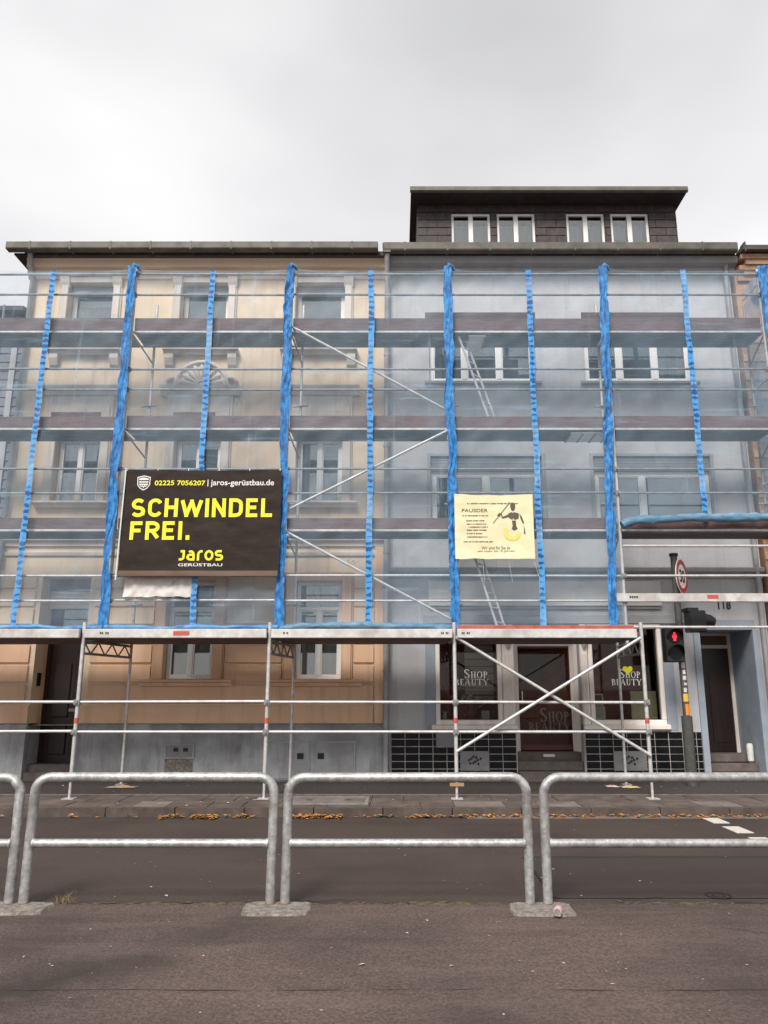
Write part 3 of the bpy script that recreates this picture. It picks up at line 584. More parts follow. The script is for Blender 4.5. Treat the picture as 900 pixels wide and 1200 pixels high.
for (pa, pb, hx) in ((317, 364, 352), (370, 417, 376)):
    a, c = xat(pa, 885, WY), xat(pb, 885, WY); z1 = zat(868, WY)
    o = box('meter_cupboard', 'trim_grey', hb, a, c, WY - .085, WY - .055, PAV + .02, z1, bevel=.012)
    box('cupboard_door', 'plinth_grey', o, a + .035, c - .035, WY - .095, WY - .086, PAV + .05, z1 - .035, bevel=.008)
    hx = xat(hx, 885, WY); box('latch', 'ink', o, hx - .05, hx + .07, WY - .103, WY - .0955, zat(889, WY), zat(882, WY))

# chalky scribbles sprayed on the plaster
def scribble(house, pts, m, r=.008):
    MB().tube([(xat(a, c, WY), WY - .004, zat(c, WY)) for a, c in pts], r, 5).build('scribble', m, house)
scribble(hb, [(397, 662), (404, 657), (400, 664), (409, 655), (406, 663), (415, 655), (413, 661), (420, 656)], 'white_frame'); scribble(hb, [(404, 651), (407, 656), (411, 650)], 'white_frame')
scribble(hb, [(268, 462), (272, 448), (275, 466), (278, 450), (281, 468), (285, 449)], 'trim_grey'); scribble(hb, [(270, 474), (273, 466), (277, 476), (281, 467), (284, 474)], 'trim_grey')
# ------------------------------------------------------------------ grey house with the shop
GL, GR = HR + .003, 7.22
hg = thing('shop_house', ((GL + GR) / 2, WY, 0), 'grey rendered house with dark slate dormer above and a beauty shop below', 'house')
SX = [(.74, 2.02), (3.69, 5.13)]; SZ = (zat(849, WY), 3.02); DOX = (2.27, 3.53)
EX = (5.88, 6.91); EZ1 = zat(738, WY)
tg = [(xat(503, 430, WY), xat(628, 430, WY)), (xat(685, 430, WY), xat(812, 430, WY))]; tz = (zat(447, WY), zat(374, WY))
mg = [(xat(505, 575, WY), xat(636, 575, WY)), (xat(697, 575, WY), xat(835, 575, WY))]; mz = (zat(612, WY), zat(535, WY))
GE = 10.86
holes = [(*s, *SZ) for s in SX] + [(*DOX, PAV, 3.02), (*EX, PAV, EZ1)] + [(*g, *tz) for g in tg] + [(*g, *mz) for g in mg]
wall_holes('wall', 'plaster_grey', hg, GL, GR, 0, GE, WY, .36, [(h[0], h[1], 0 if h[2] == PAV else h[2], h[3]) for h in holes])
for (a, c) in tg:
    window(hg, a + .01, c - .01, tz[0], tz[1], WY + .10, splits=(.335, .665), fw=.09, curtain=((.02, .12),) if a < 2 else ((.90, .98),))
    MB().prism_x([(WY + .09, tz[0] - .06), (WY - .09, tz[0] - .07), (WY - .09, tz[0] - .02), (WY + .09, tz[0] + .015)], a - .1, c + .1).build('window_sill', 'trim_grey', hg)
for (a, c) in mg:
    window(hg, a + .01, c - .01, mz[0], mz[1] - .30, WY + .10, splits=(.5,) if a < 2 else (.42,), fw=.09, curtain=((.86, .97),) if a < 2 else ((.03, .14),))
    o = box('shutter_box', 'trim_grey', hg, a + .01, c - .01, WY + .03, WY + .17, mz[1] - .295, mz[1] - .004)
    q = MB()
    for k in range(4): q.box(a + .015, c - .015, WY + .018, WY + .029, mz[1] - .28 + k * .068, mz[1] - .222 + k * .068)
    q.build('slat', 'grey_paint', o)
    q = MB(); q.box(a - .07, a, WY - .03, WY + .01, mz[0], mz[1] + .07); q.box(c, c + .07, WY - .03, WY + .01, mz[0], mz[1] + .07); q.box(a, c, WY - .03, WY + .01, mz[1], mz[1] + .07)
    q.build('window_surround', 'trim_grey', hg, bevel=.006)
    MB().prism_x([(WY + .09, mz[0] - .06), (WY - .09, mz[0] - .07), (WY - .09, mz[0] - .02), (WY + .09, mz[0] + .015)], a - .1, c + .1).build('window_sill', 'trim_grey', hg)
# eaves, gutter, downpipe
MB().prism_x([(WY + .02, 10.52), (WY - .10, 10.56), (WY - .12, 10.66), (WY - .26, 10.70), (WY - .30, 10.83), (WY + .02, 10.85)], GL, GR + .08).build('cornice', 'trim_grey', hg)
g0, g1 = xat(449, 288, WY - .45), xat(863, 288, WY - .45)
MB().prism_x([(WY - .52, 10.87), (WY - .50, 10.835), (WY - .36, 10.835), (WY - .30, 10.92), (WY - .30, 11.0), (WY - .52, 11.03)], g0, g1).build('gutter', 'zinc', hg, bevel=.01)
for k in range(9): box('gutter_joint', 'zinc', hg, g0 + .45 + k * .9, g0 + .48 + k * .9, WY - .527, WY - .31, 10.828, 11.034)
px0 = GL - .06
MB().tube([(px0, WY - .42, 10.86), (px0, WY - .40, 10.70), (px0, WY - .14, 10.35), (px0, WY - .13, 8), (px0, WY - .13, 4), (px0, WY - .13, .13)], .055, 12).build('downpipe', 'zinc_pipe', hg, smooth=True)
MB().prism_y([(px0 - .10, 11.0), (px0 + .10, 11.0), (px0 + .07, 10.80), (px0 - .07, 10.80)], WY - .51, WY - .34).build('rain_hopper', 'zinc', hg)
for z in (2.1, 4.4, 6.6, 8.6): MB().tube([(px0, WY - .13, z), (px0, WY - .13, z + .05)], .066, 12).build('pipe_clip', 'zinc_pipe', hg)
shell(hg, GL, GR, 10.93, 'plaster_grey')
MB().tube([(GR - .13, WY - .2, 10.8), (GR - .13, WY - .10, 10.5), (GR - .13, WY - .10, .13)], .05, 10).build('downpipe', 'zinc_pipe', hg, smooth=True)
# dormer
DF = 16.2; dx0, dx1 = xat(489, 275, DF), xat(794, 275, DF); dz0, dz1 = 11.55, 13.03
dw = [(xat(a, 268, DF), xat(c, 268, DF)) for a, c in ((529, 574.5), (582.5, 627), (664, 708.5), (716, 760.5))]; dwz = (11.75, zat(250, DF))
dm = wall_holes('dormer', 'slate', hg, dx0, dx1, dz0, dz1, DF, .12, [(*g, *dwz) for g in dw])
q = MB(); q.box(dx0, dx0 + .1, DF + .12, DF + 4, dz0, dz1); q.box(dx1 - .1, dx1, DF + .12, DF + 4, dz0, dz1); q.box(dx0 + .1, dx1 - .1, DF + 1.6, DF + 1.7, dz0, dz1); q.box(dx0 + .1, dx1 - .1, DF + .12, DF + 1.6, dz0, dz0 + .05)
q.build('dormer_cheek', 'slate', dm)
rx0, rx1 = xat(481.5, 228, 15.72), xat(805, 228, 15.72)
MB().prism_x([(15.72, 13.03), (15.72, 13.14), (DF + 4.2, 13.34), (DF + 4.2, 13.03)], rx0, rx1).build('dormer_roof', 'soffit_dark', dm)
MB().prism_x([(15.67, 13.06), (15.715, 13.02), (15.715, 13.16), (15.68, 13.165)], rx0 - .02, rx1 + .02).build('dormer_gutter', 'zinc', dm)
for (a, c) in dw:
    y = DF + .03; q = MB(); f = .055
    q.box(a, c, y, y + .07, dwz[0], dwz[0] + f); q.box(a, c, y, y + .07, dwz[1] - f, dwz[1]); q.box(a, a + f, y, y + .07, dwz[0] + f, dwz[1] - f); q.box(c - f, c, y, y + .07, dwz[0] + f, dwz[1] - f)
    mm = (a + c) / 2; q.box(mm - f * .95, mm + f * .95, y - .01, y + .07, dwz[0] + f, dwz[1] - f); q.build('dormer_window', 'white_frame', dm)
    for (p, r_) in ((a + f, mm - f * .95), (mm + f * .95, c - f)):
        box('dormer_pane', 'glass', dm, p, r_, y + .03, y + .038, dwz[0] + f, dwz[1] - f)
        curtain_sheet(p, r_, dwz[0], dwz[1] - .22, y + .16, RND.random() * 9).build('dormer_reflection_sheet', 'curtain', dm, smooth=True, fix=False)  # light sheet added behind each pane, stands in for reflected sky
shme = unit_box('shingle', 'slate'); rh = .205; row = 0; z = 11.6
while z < dz1 - .02:
    x = dx0 - (.24 if row % 2 else 0)
    z1_ = min(z + rh - .012, dz1 - .005)
    while x < dx1:
        a, c = max(x, dx0), min(x + .47, dx1)
        segs = [(a, c)]
        for (wa, wc) in dw:                                     # cut round the windows
            nsg = []
            for (p, q_) in segs:
                if z1_ < dwz[0] or z > dwz[1] - .03 or q_ <= wa or p >= wc: nsg.append((p, q_))
                else:
                    if p < wa - .02: nsg.append((p, wa - .004))
                    if q_ > wc + .02: nsg.append((wc + .004, q_))
            segs = nsg
        for (p, q_) in segs:
            if q_ - p > .03:
                o = share(shme, 'shingle', dm, ((p + q_) / 2, DF - .012 + RND.uniform(-.003, .003), (z + z1_) / 2), (q_ - p - .012, .028, z1_ - z)); o.rotation_euler = (R(-3.5), RND.uniform(-.006, .006), 0)
        x += .47
    z += rh; row += 1
# moulding over the shop and sign board
zc = zat(672, WY)
MB().prism_x([(WY + .02, zc - .10), (WY - .05, zc - .10), (WY - .07, zc - .02), (WY - .15, zc + .02), (WY - .16, zc + .09), (WY + .02, zc + .14)], GL, GR).build('string_course', 'trim_grey', hg)
sx0, sx1, sz0, sz1 = xat(502, 695, WY - .1), xat(775, 695, WY - .1), zat(710, WY - .1), zat(681, WY - .1)
o = box('sign_board', 'sign_white', hg, sx0, sx1, WY - .10, WY + .01, sz0, sz1, bevel=.008)
box('sign_rail', 'trim_grey', o, sx0 + .02, sx1 - .02, WY - .06, WY + .01, sz0 - .05, sz0 - .002)
box('shop_beam', 'trim_grey', hg, sx0 - .1, 5.75, WY - .05, WY + .01, 3.03, 3.20, bevel=.01)
# shop windows
def shop_window(x0, x1):
    b = MB(); f = .085; y0, y1 = WY - .03, WY + .12
    b.box(x0, x1, y0, y1, SZ[0], SZ[0] + f); b.box(x0, x1, y0, y1, SZ[1] - f, SZ[1]); b.box(x0, x0 + f, y0, y1, SZ[0] + f, SZ[1] - f); b.box(x1 - f, x1, y0, y1, SZ[0] + f, SZ[1] - f)
    o = b.build('shop_window', 'cream_frame', hg, bevel=.01)
    box('pane', 'glass_shop', o, x0 + f, x1 - f, WY + .045, WY + .055, SZ[0] + f, SZ[1] - f)
    return o
sw = [shop_window(a + .003, c - .003) for a, c in SX]
for (a, c) in ((.66, 2.27), (3.53, 5.16)):
    MB().prism_x([(WY + .10, SZ[0] - .12), (WY - .07, SZ[0] - .12), (WY - .12, SZ[0] - .08), (WY - .12, SZ[0] - .015), (WY - .031, SZ[0] + .003), (WY + .10, SZ[0] + .003)], a, c).build('shop_sill', 'cream_frame', hg)
box('blue_strip', 'trim_blue_grey', hg, .55, .735, WY - .02, WY + .01, SZ[0] - .11, 3.02); box('blue_strip', 'trim_blue_grey', hg, 5.135, 5.33, WY - .02, WY + .01, SZ[0] - .11, 3.02)
# pilasters with carved heads, splayed panels to the recessed door
RY = WY + .42
for (xa, xb, dxa, dxb) in ((2.03, 2.26, 2.262, 2.40), (3.68, 3.54, 3.538, 3.42)):
    lo_, hi_ = min(xa, xb), max(xa, xb)
    o = box('pilaster', 'cream_frame', hg, lo_ + .003, hi_ - .003, WY - .045, WY + .2, SZ[0] - .01, 3.02, bevel=.015)
    for k in range(3):
        xx = lo_ + (hi_ - lo_) * (.25 + .25 * k); MB().tube([(xx, WY - .05, SZ[0] + .15), (xx, WY - .05, 2.45)], .012, 6).build('flute', 'cream_frame', o)
    xm = (lo_ + hi_) / 2
    MB().tube([(xm, WY - .06, 2.80), (xm, WY - .11, 2.74), (xm, WY - .10, 2.64), (xm, WY - .06, 2.55)], .05, 8, [.07, .075, .05, .02]).build('carved_head', 'trim_stone', o, smooth=True)
    q = MB(); s = .03 if dxb > dxa else -.03
    q.hexa([(dxa, WY + .2, .62), (dxb, RY, .62), (dxb - s, RY + .02, .62), (dxa - s, WY + .22, .62), (dxa, WY + .2, 3.02), (dxb, RY, 3.02), (dxb - s, RY + .02, 3.02), (dxa - s, WY + .22, 3.02)])
    q.build('splayed_panel', 'cream_frame', hg)
q = MB(); fy0, fy1 = RY + .021, RY + .12; ox0, ox1 = 2.345, 3.475
z0d = .62; zdt = zat(757, RY)
q.box(DOX[0] + .01, ox0 + .03, fy0, fy1, z0d, 3.02); q.box(ox1 - .03, DOX[1] - .01, fy0, fy1, z0d, 3.02); q.box(ox0 + .03, ox1 - .03, fy0, fy1, zdt, 3.02)
q.build('shop_door_frame', 'cream_frame', hg, bevel=.01)
q = MB(); f = .10; y0, y1 = fy0 + .02, fy1 - .02
for (a, c, z0, z1) in ((ox0 + .035, ox1 - .035, z0d + .02, z0d + .12), (ox0 + .035, ox1 - .035, zdt - .04, zdt - .003), (ox0 + .035, ox0 + .07, z0d + .12, zdt - .04), (ox1 - .07, ox1 - .035, z0d + .12, zdt - .04)): q.box(a, c, y0, y1, z0, z1)
sdr = q.build('shop_door', 'door_red', hg)
box('pane', 'glass_shop', sdr, ox0 + .07, ox1 - .07, y0 + .02, y0 + .028, z0d + .12, zdt - .04)
MB().tube([(ox0 + .12, y0 - .05, 1.5), (ox0 + .12, y0 - .05, 1.75)], .014, 8).build('handle', 'steel_tube', sdr)
o = box('door_picture', 'door_dark', sdr, ox0 + .14, ox0 + .56, y0 + .032, y0 + .05, 1.95, 2.52)
# steps
for k, (ya, zb) in enumerate(((WY - .12, .29), (WY + .06, .46), (WY + .24, .615))):
    box('shop_step', 'step_stone', hg, DOX[0] + .004 + k * .002, DOX[1] - .004 - k * .002, ya, RY + .3 - k * .002, 0 if k == 0 else zb - .165, zb, bevel=.012)
box('step_mat', 'sign_white', hg, 2.80, 3.02, WY + .235, WY + .239, .53, .58)
# tiled plinth
tme = unit_box('tile', 'tile_black'); TW, TH = .262, .134
for (a, c) in ((GL + .04, DOX[0] - .02), (DOX[1] + .02, EX[0] - .13)):
    box('tile_bed', 'grout', hg, a, c, WY - .035, WY + .005, .0, SZ[0] - .125)
    z = SZ[0] - .13 - TH / 2
    while z > PAV - .05:
        x = a
        while x < c - .02:
            wd = min(TW, c - x); 
            share(tme, 'tile', hg, (x + wd / 2, WY - .037 + RND.uniform(-.0015, .0015), z), (wd - .013, .014, TH - .013))
            x += TW
        z -= TH
def vent_cover(px0_, px1_, py0_, py1_, holes_=True):
    a, c, z0, z1 = xat(px0_, 890, WY), xat(px1_, 890, WY), zat(py1_, WY), zat(py0_, WY)
    o = box('vent_cover', 'grey_paint', hg, a, c, WY - .075, WY - .042, z0, z1, bevel=.008)
    if holes_:
        for (u, v) in ((.3, .55), (.45, .72), (.6, .55), (.45, .4), (.38, .62), (.55, .68), (.52, .48), (.7, .62), (.62, .35), (.34, .38)):
            q = MB(); cx2, cz2 = a + (c - a) * u, z0 + (z1 - z0) * v
            q.prism_y([(cx2 - .03, cz2), (cx2, cz2 - .03), (cx2 + .03, cz2), (cx2, cz2 + .03)], WY - .0785, WY - .0755); q.build('vent_hole', 'ink', o)
    return o
vent_cover(539, 573, 880, 903); vent_cover(718, 757, 880, 903); vent_cover(511, 534, 857, 876, False)
# entrance 118
for (a, c) in ((EX[0] - .12, EX[0]), (EX[1], EX[1] + .12)): box('entrance_jamb', 'trim_blue_grey', hg, a, c, WY - .04, WY + .01, PAV, EZ1 + .0)
EY = WY + 1.0
q = MB(); q.box(EX[0] - .02, EX[0], WY + .36, EY + .2, 0, EZ1); q.box(EX[1], EX[1] + .02, WY + .36, EY + .2, 0, EZ1); q.box(EX[0] - .02, EX[1] + .02, WY + .36, EY + .2, EZ1, EZ1 + .02)
q.build('entrance_reveal', 'trim_blue_grey', hg)
q = MB(); q.box(EX[0], EX[0] + .002, WY + .0, EY, PAV, EZ1); q.box(EX[1] - .002, EX[1], WY + .0, EY, PAV, EZ1); q.build('reveal_paint', 'trim_blue_grey', hg)
for k, (ya, zb) in enumerate(((WY - .02, .26), (WY + .25, .40), (WY + .5, .55))):
    box('entrance_step', 'step_stone', hg, EX[0] + .003, EX[1] - .003, ya, EY + .4 - k * .002, 0 if k == 0 else zb - .14, zb, bevel=.012)
ez = zat(757, EY)
q = MB(); q.box(EX[0] + .003, EX[0] + .07, EY, EY + .1, .55, EZ1); q.box(EX[1] - .07, EX[1] - .003, EY, EY + .1, .55, EZ1); q.box(EX[0] + .07, EX[1] - .07, EY, EY + .1, ez - .05, ez + .02); q.box(EX[0] + .07, EX[1] - .07, EY, EY + .1, EZ1 - .05, EZ1 - .002)
q.build('entrance_frame', 'trim_stone', hg)
o = box('entrance_door', 'door_dark', hg, EX[0] + .07, EX[1] - .07, EY + .03, EY + .08, .56, ez - .055)
box('door_panel', 'door_dark', o, EX[0] + .16, EX[0] + .45, EY + .012, EY + .029, .75, 2.1); box('door_panel', 'door_dark', o, EX[0] + .52, EX[0] + .82, EY + .012, EY + .029, .75, 2.1)
box('entrance_light', 'banner_brown', hg, EX[0] + .07, EX[1] - .07, EY + .04, EY + .06, ez + .022, EZ1 - .052)
text_mesh('118', 'house_number', 'ink', hg, xat(841, 710, WY), xat(856, 710, WY), zat(714, WY), zat(705, WY), WY - .02, bold=.02)
box('lintel_strip', 'trim_blue_grey', hg, EX[0] - .05, EX[1] + .06, WY - .03, WY + .01, EZ1 + .002, EZ1 + .19)  # blue-grey strip above the entrance opening

# serif lettering on the shop glass, built stroke by stroke
def glyph(ch):
    T, t, S = .17, .06, .10                                     # thick stroke, thin stroke, serif overhang
    st = lambda x, z0=0, z1=1: [[(x, z0), (x + T, z0), (x + T, z1), (x, z1)]]
    srf = lambda x, z: [[(x - S, z), (x + T + S, z), (x + T + S, z + t), (x - S, z + t)]]
    def ring(cx, cz, rx, rz, a0, a1, w0=T, w1=t, n=14):
        out = []
        for k in range(n):
            p = []
            for a in (a0 + (a1 - a0) * k / n, a0 + (a1 - a0) * (k + 1) / n):
                w_ = w1 + (w0 - w1) * abs(math.cos(a)) ; p.append(((cx + rx * math.cos(a), cz + rz * math.sin(a)), (cx + (rx - w_) * math.cos(a), cz + (rz - w_ * .8) * math.sin(a))))
            out.append([p[0][0], p[1][0], p[1][1], p[0][1]])
        return out
    pi = math.pi
    if ch == 'H': return st(.1) + st(.6) + srf(.1, 0) + srf(.1, .94) + srf(.6, 0) + srf(.6, .94) + [[(.27, .47), (.6, .47), (.6, .53), (.27, .53)]], .92
    if ch == 'O': return ring(.46, .5, .46, .52, 0, 2 * pi, n=22), .96
    if ch == 'P': return st(.1) + srf(.1, 0) + ring(.3, .73, .38, .27, -pi / 2, pi / 2) + [[(.02, .94), (.3, .94), (.3, 1), (.02, 1)], [(.2, .46), (.3, .46), (.3, .52), (.2, .52)]], .74
    if ch == 'B': return st(.1) + ring(.3, .75, .32, .25, -pi / 2, pi / 2) + ring(.32, .26, .38, .26, -pi / 2, pi / 2) + [[(.02, .94), (.3, .94), (.3, 1), (.02, 1)], [(.02, 0), (.32, 0), (.32, .06), (.02, .06)], [(.2, .47), (.32, .47), (.32, .53), (.2, .53)]], .76
    if ch == 'E': return st(.1) + [[(.02, .94), (.6, .94), (.6, 1), (.02, 1)], [(.02, 0), (.64, 0), (.64, .06), (.02, .06)], [(.2, .47), (.5, .47), (.5, .53), (.2, .53)], [(.54, .78), (.6, .78), (.6, .94), (.54, .94)], [(.58, .06), (.64, .06), (.64, .24), (.58, .24)]], .7
    if ch == 'A': return [[(.0, 0), (.07, 0), (.46, 1), (.40, 1)], [(.62, 0), (.82, 0), (.48, 1), (.38, 1)], [(.2, .34), (.66, .34), (.66, .40), (.2, .40)], [(-.06, 0), (.18, 0), (.18, .05), (-.06, .05)], [(.54, 0), (.90, 0), (.90, .05), (.54, .05)]], .88
    if ch == 'U': return st(.1, .3) + [[(.62, .3), (.69, .3), (.69, 1), (.62, 1)]] + ring(.395, .3, .295, .32, pi, 2 * pi) + srf(.1, .94) + [[(.54, .94), (.78, .94), (.78, 1), (.54, 1)]], .84
    if ch == 'T': return st(.32) + srf(.32, 0) + [[(.0, .94), (.82, .94), (.82, 1), (.0, 1)], [(.0, .76), (.06, .76), (.06, .94), (.0, .94)], [(.76, .76), (.82, .76), (.82, .94), (.76, .94)]], .84
    if ch == 'Y': return st(.34, 0, .46) + srf(.34, 0) + [[(.34, .46), (.50, .46), (.2, 1), (.0, 1)], [(.44, .46), (.51, .46), (.84, 1), (.76, 1)], [(-.06, .95), (.28, .95), (.28, 1), (-.06, 1)], [(.66, .95), (.92, .95), (.92, 1), (.66, 1)]], .86
    if ch == 'S': return ring(.36, .75, .32, .27, pi * .15, pi * 1.25, .15) + [[(.10, .62), (.22, .70), (.66, .36), (.56, .26)]] + ring(.34, .26, .34, .28, -pi * .85, pi * .22, .15), .74
    return [], .3
def serif(word, name, m, parent, x0, x1, z0, z1, y, scales=None):
    polys = []; x = 0
    for i, ch in enumerate(word):
        ps, wd = glyph(ch); k = (scales or {}).get(i, 1.0)
        polys += [[(x + p[0] * k, p[1] * k - (k - 1) * .0) for p in q] for q in ps]; x += (wd + .08) * k
    b = MB()
    for n_, q in enumerate(polys): b.add([(x0 + p[0] / x * (x1 - x0), y - .0004 * (n_ % 7), z0 + p[1] * (z1 - z0)) for p in q], [tuple(range(len(q)))])
    return b.build(name, m, parent, fix=False)
for (par, m_, xx, yy, Y) in ((sw[0], 'letter_shop', (530, 573), (786, 795, 803), WY + .040), (sw[1], 'letter_shop', (714, 752), (786, 795, 803), WY + .040), (sdr, 'letter_dim', (616, 669), (833, 846, 857), y0 + .015)):
    a, c = xx; p0, p1, p2 = yy
    serif('SHOP', 'lettering', m_, par, xat(a + (c - a) * .32, p1, Y), xat(c - (c - a) * .02, p1, Y), zat(p1 - .5, Y), zat(p0 + 1, Y), Y, {0: 1.35})
    serif('BEAUTY', 'lettering', m_, par, xat(a + (c - a) * .06, p1, Y), xat(c, p1, Y), zat(p2, Y), zat(p1 + .8, Y), Y)
hx, hz, Y = xat(735.5, 786, WY + .04), zat(785, WY + .04), WY + .036
pts = [(hx + .006 * 16 * math.sin(t) ** 3, hz + .006 * (13 * math.cos(t) - 5 * math.cos(2 * t) - 2 * math.cos(3 * t) - math.cos(4 * t))) for t in [k * math.pi / 12 for k in range(24)]]
MB().prism_y(pts, Y - .002, Y).build('heart_sticker', 'print_yellow', sw[1])

# ------------------------------------------------------------------ neighbouring houses
nl = thing('slate_house', (-11, 15.3, 0), 'lower dark grey slate-clad house at the far left edge', 'house')
NZ = zat(366, 15.3)
box('wall', 'slate_side', nl, -14, HL - .03, 15.3, 24, 0, NZ)
MB().prism_x([(15.0, NZ), (19.5, NZ + .9), (24.2, NZ), (24.2, NZ - .1), (15.0, NZ - .1)], -14.1, HL - .03).build('roof', 'roof_dark', nl)
q = MB()
for k in range(46):
    z = .2 + k * .2
    if z < NZ - .3: q.prism_x([(15.29, z), (15.27, z + .005), (15.29, z + .19)], -14, HL - .035)
q.build('slate_courses', 'slate_side', nl)['kind'] = 'stuff'
box('corner_board', 'trim_grey', nl, HL - .30, HL - .18, 15.24, 15.268, 0, NZ - .12)
nr = thing('brick_house', (9.5, 15.0, 0), 'orange brick house with banded stone cornice at the right edge', 'house')
NG = zat(297, 14.7)
box('wall', 'brick_orange', nr, GR + .06, 13, 15.0, 24, 0, NG)
MB().prism_x([(14.58, NG + .03), (14.56, NG + .12), (14.9, NG + .14), (14.95, NG + .02)], GR + .10, 13).build('gutter', 'zinc', nr)
MB().prism_x([(14.7, NG + .02), (19.5, NG + 1.4), (24.3, NG + .02)], GR + .06, 13).build('roof', 'roof_dark', nr)
for k in range(5): MB().prism_x([(15.02, NG - .10 * (k + 1)), (14.72 + .055 * k, NG - .10 * (k + 1)), (14.70 + .055 * k, NG - .10 * k - .006), (15.02, NG - .10 * k - .006)], GR + .10 + (.12 if k % 2 else 0), 13).build('cornice_band', 'brick_tan' if k % 2 else 'brick_orange', nr)
for k in range(5): box('corbel', 'brick_orange', nr, GR + .35 + k * .5, GR + .6 + k * .5, 14.8, 15.0, NG - .9, NG - .51, bevel=.02)
for k in range(22):
    z = .5 + k * .42
    if z < NG - 1.0: box('stone_band', 'brick_tan', nr, GR + .062, 13, 14.975, 15.01, z, z + .16, bevel=.01)

# ------------------------------------------------------------------ scaffold
PX = [-8.25, -5.17, -2.07, 1.03, 4.09, 7.16]; F, BK = 13.8, 14.5
BX = [-8.1, -4.94, -1.92, 1.08, 4.11, 7.16]; FX = [-8.16, -5.12, -2.08, .94, 4.0]; PF = 12.7
DK = [zat(619, F), zat(500, F), zat(386, F)]; TOE = [zat(606, F), zat(487, F), zat(372, F)]
RAIL = [(zat(704, F), zat(675, F)), (zat(578, F), zat(550, F)), (zat(457, F), zat(433, F)), (zat(346, F), zat(322, F))]
TOP = zat(316, F); P0 = 2.745
sc = thing('scaffold', (-.5, 13.6, 0), 'steel tube facade scaffold with plank decks and covered walkway before the houses', 'scaffold')
def tube(name, a, c, r=.025, m='steel_tube', par=sc, n=10): return MB().tube([a, c], r, n).build(name, m, par, smooth=True)
cme = None
def coupler(x, y, z):
    global cme
    if cme is None:
        b = MB().box(-.045, .045, -.05, .045, -.04, .04); b.box(-.02, .02, -.07, -.05, -.02, .02)
        cme = bpy.data.meshes.new('coupler'); cme.from_pydata(b.v, [], b.f); cme.materials.append(MATS['steel_old_or_shaded'])
    share(cme, 'coupler', sc, (x, y, z))
for k in range(6):
    zl = PAV + .02 if k in (0, 5) else 2.58
    tube('post', (PX[k], F, zl), (PX[k], F, TOP), .03); tube('back_post', (BX[k], BK, PAV + .02), (BX[k], BK, TOP - .4), .026, 'steel_old_or_shaded' if k in (0, 5) else 'steel_tube')
    for z in DK: tube('transom', (PX[k], F, z - .03), (BX[k], BK, z - .03), .024)
    for z in DK: MB().tube([(PX[k] + .01, F + .02, z - .08), (BX[k] - (.0), BK - .05, z - .42)], .016, 8).build('corner_brace', 'steel_old_or_shaded', sc)
    box('base_plate', 'steel_old_or_shaded', sc, BX[k] - .08, BX[k] + .08, BK - .08, BK + .08, PAV, PAV + .02)
    if k in (0, 5): box('base_plate', 'steel_old_or_shaded', sc, PX[k] - .08, PX[k] + .08, F - .08, F + .08, PAV, PAV + .02)
    for lv in range(4):
        for z in RAIL[lv]: coupler(PX[k], F - .01, z)
    for z in [d - 1.35 for d in DK]: MB().tube([(BX[k] - .16, BK - .05, z), (BX[k] + .16, BK - .05, z + .02)], .02, 8).build('wall_tie', 'steel_old_or_shaded', sc)
for k in range(5):
    for lv in range(4):
        for i, z in enumerate(RAIL[lv]):
            if k == 4 and lv == 0 and i == 0: continue
            tube('guard_rail', (PX[k] + .03, F - .02, z + RND.uniform(-.008, .008)), (PX[k + 1] - .03, F - .02, z + RND.uniform(-.008, .008)), .022, 'steel_tube' if lv == 0 else 'steel_old_or_shaded')  # upper rails take the darker steel: shade seen from below put into colour
    for lv, z in enumerate(DK):
        for j, (ya, yb) in enumerate(((F + .05, F + .345), (F + .36, BK - .03))):
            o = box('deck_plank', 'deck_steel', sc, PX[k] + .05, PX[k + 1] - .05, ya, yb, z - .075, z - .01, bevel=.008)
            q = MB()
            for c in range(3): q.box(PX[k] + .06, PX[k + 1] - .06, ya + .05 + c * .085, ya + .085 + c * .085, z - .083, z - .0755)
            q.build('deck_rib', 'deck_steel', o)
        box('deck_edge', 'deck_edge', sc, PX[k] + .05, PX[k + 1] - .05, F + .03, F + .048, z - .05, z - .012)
        box('toe_board', 'toe_wood', sc, PX[k] + .04, PX[k + 1] - .04, F + .025, F + .05, z - .005, TOE[lv] + RND.uniform(-.012, .012), bevel=.004)
        tube('ledger', (PX[k], BK, z - .03), (PX[k + 1], BK, z - .03), .022, 'steel_old_or_shaded')
# a second board standing on some decks
for (pa, pb, lv) in ((498, 627, 2), (681, 806, 2), (60, 118, 1), (203, 252, 1)):
    pz = (366, 483)[0 if lv == 2 else 1]; yy = F + .30
    box('loose_board', 'toe_wood', sc, xat(pa, pz, yy), xat(pb, pz, yy), yy, yy + .025, DK[lv] - .008, zat(pz, yy) )
# diagonals in the second bay
for ((ax, ay), (bx2, by)) in (((343, 383), (525, 484)), ((525, 503), (338, 600)), ((338, 622), (526, 728))):
    tube('diagonal_brace', (PX[2] if ax < 400 else PX[3], F - .035, zat(ay, F)), (PX[3] if bx2 > 400 else PX[2], F - .035, zat(by, F)), .024)
# access hatches seen from below; white panels paint in the light through them
for (pa, pb, lv, n) in ((548, 567, 2, 1), (666, 709, 1, 3)):
    x0, x1 = xat(pa, 395 if lv == 2 else 505, F + .3), xat(pb, 395 if lv == 2 else 505, F + .3)
    o = box('hatch', 'white_frame', sc, x0, x1, F + .08, BK - .06, DK[lv] - .10, DK[lv] - .085)
    for c in range(n + 1): box('hatch_bar', 'steel_old_or_shaded', o, x0 + (x1 - x0) * c / n - .015, x0 + (x1 - x0) * c / n + .015, F + .08, BK - .06, DK[lv] - .115, DK[lv] - .101)
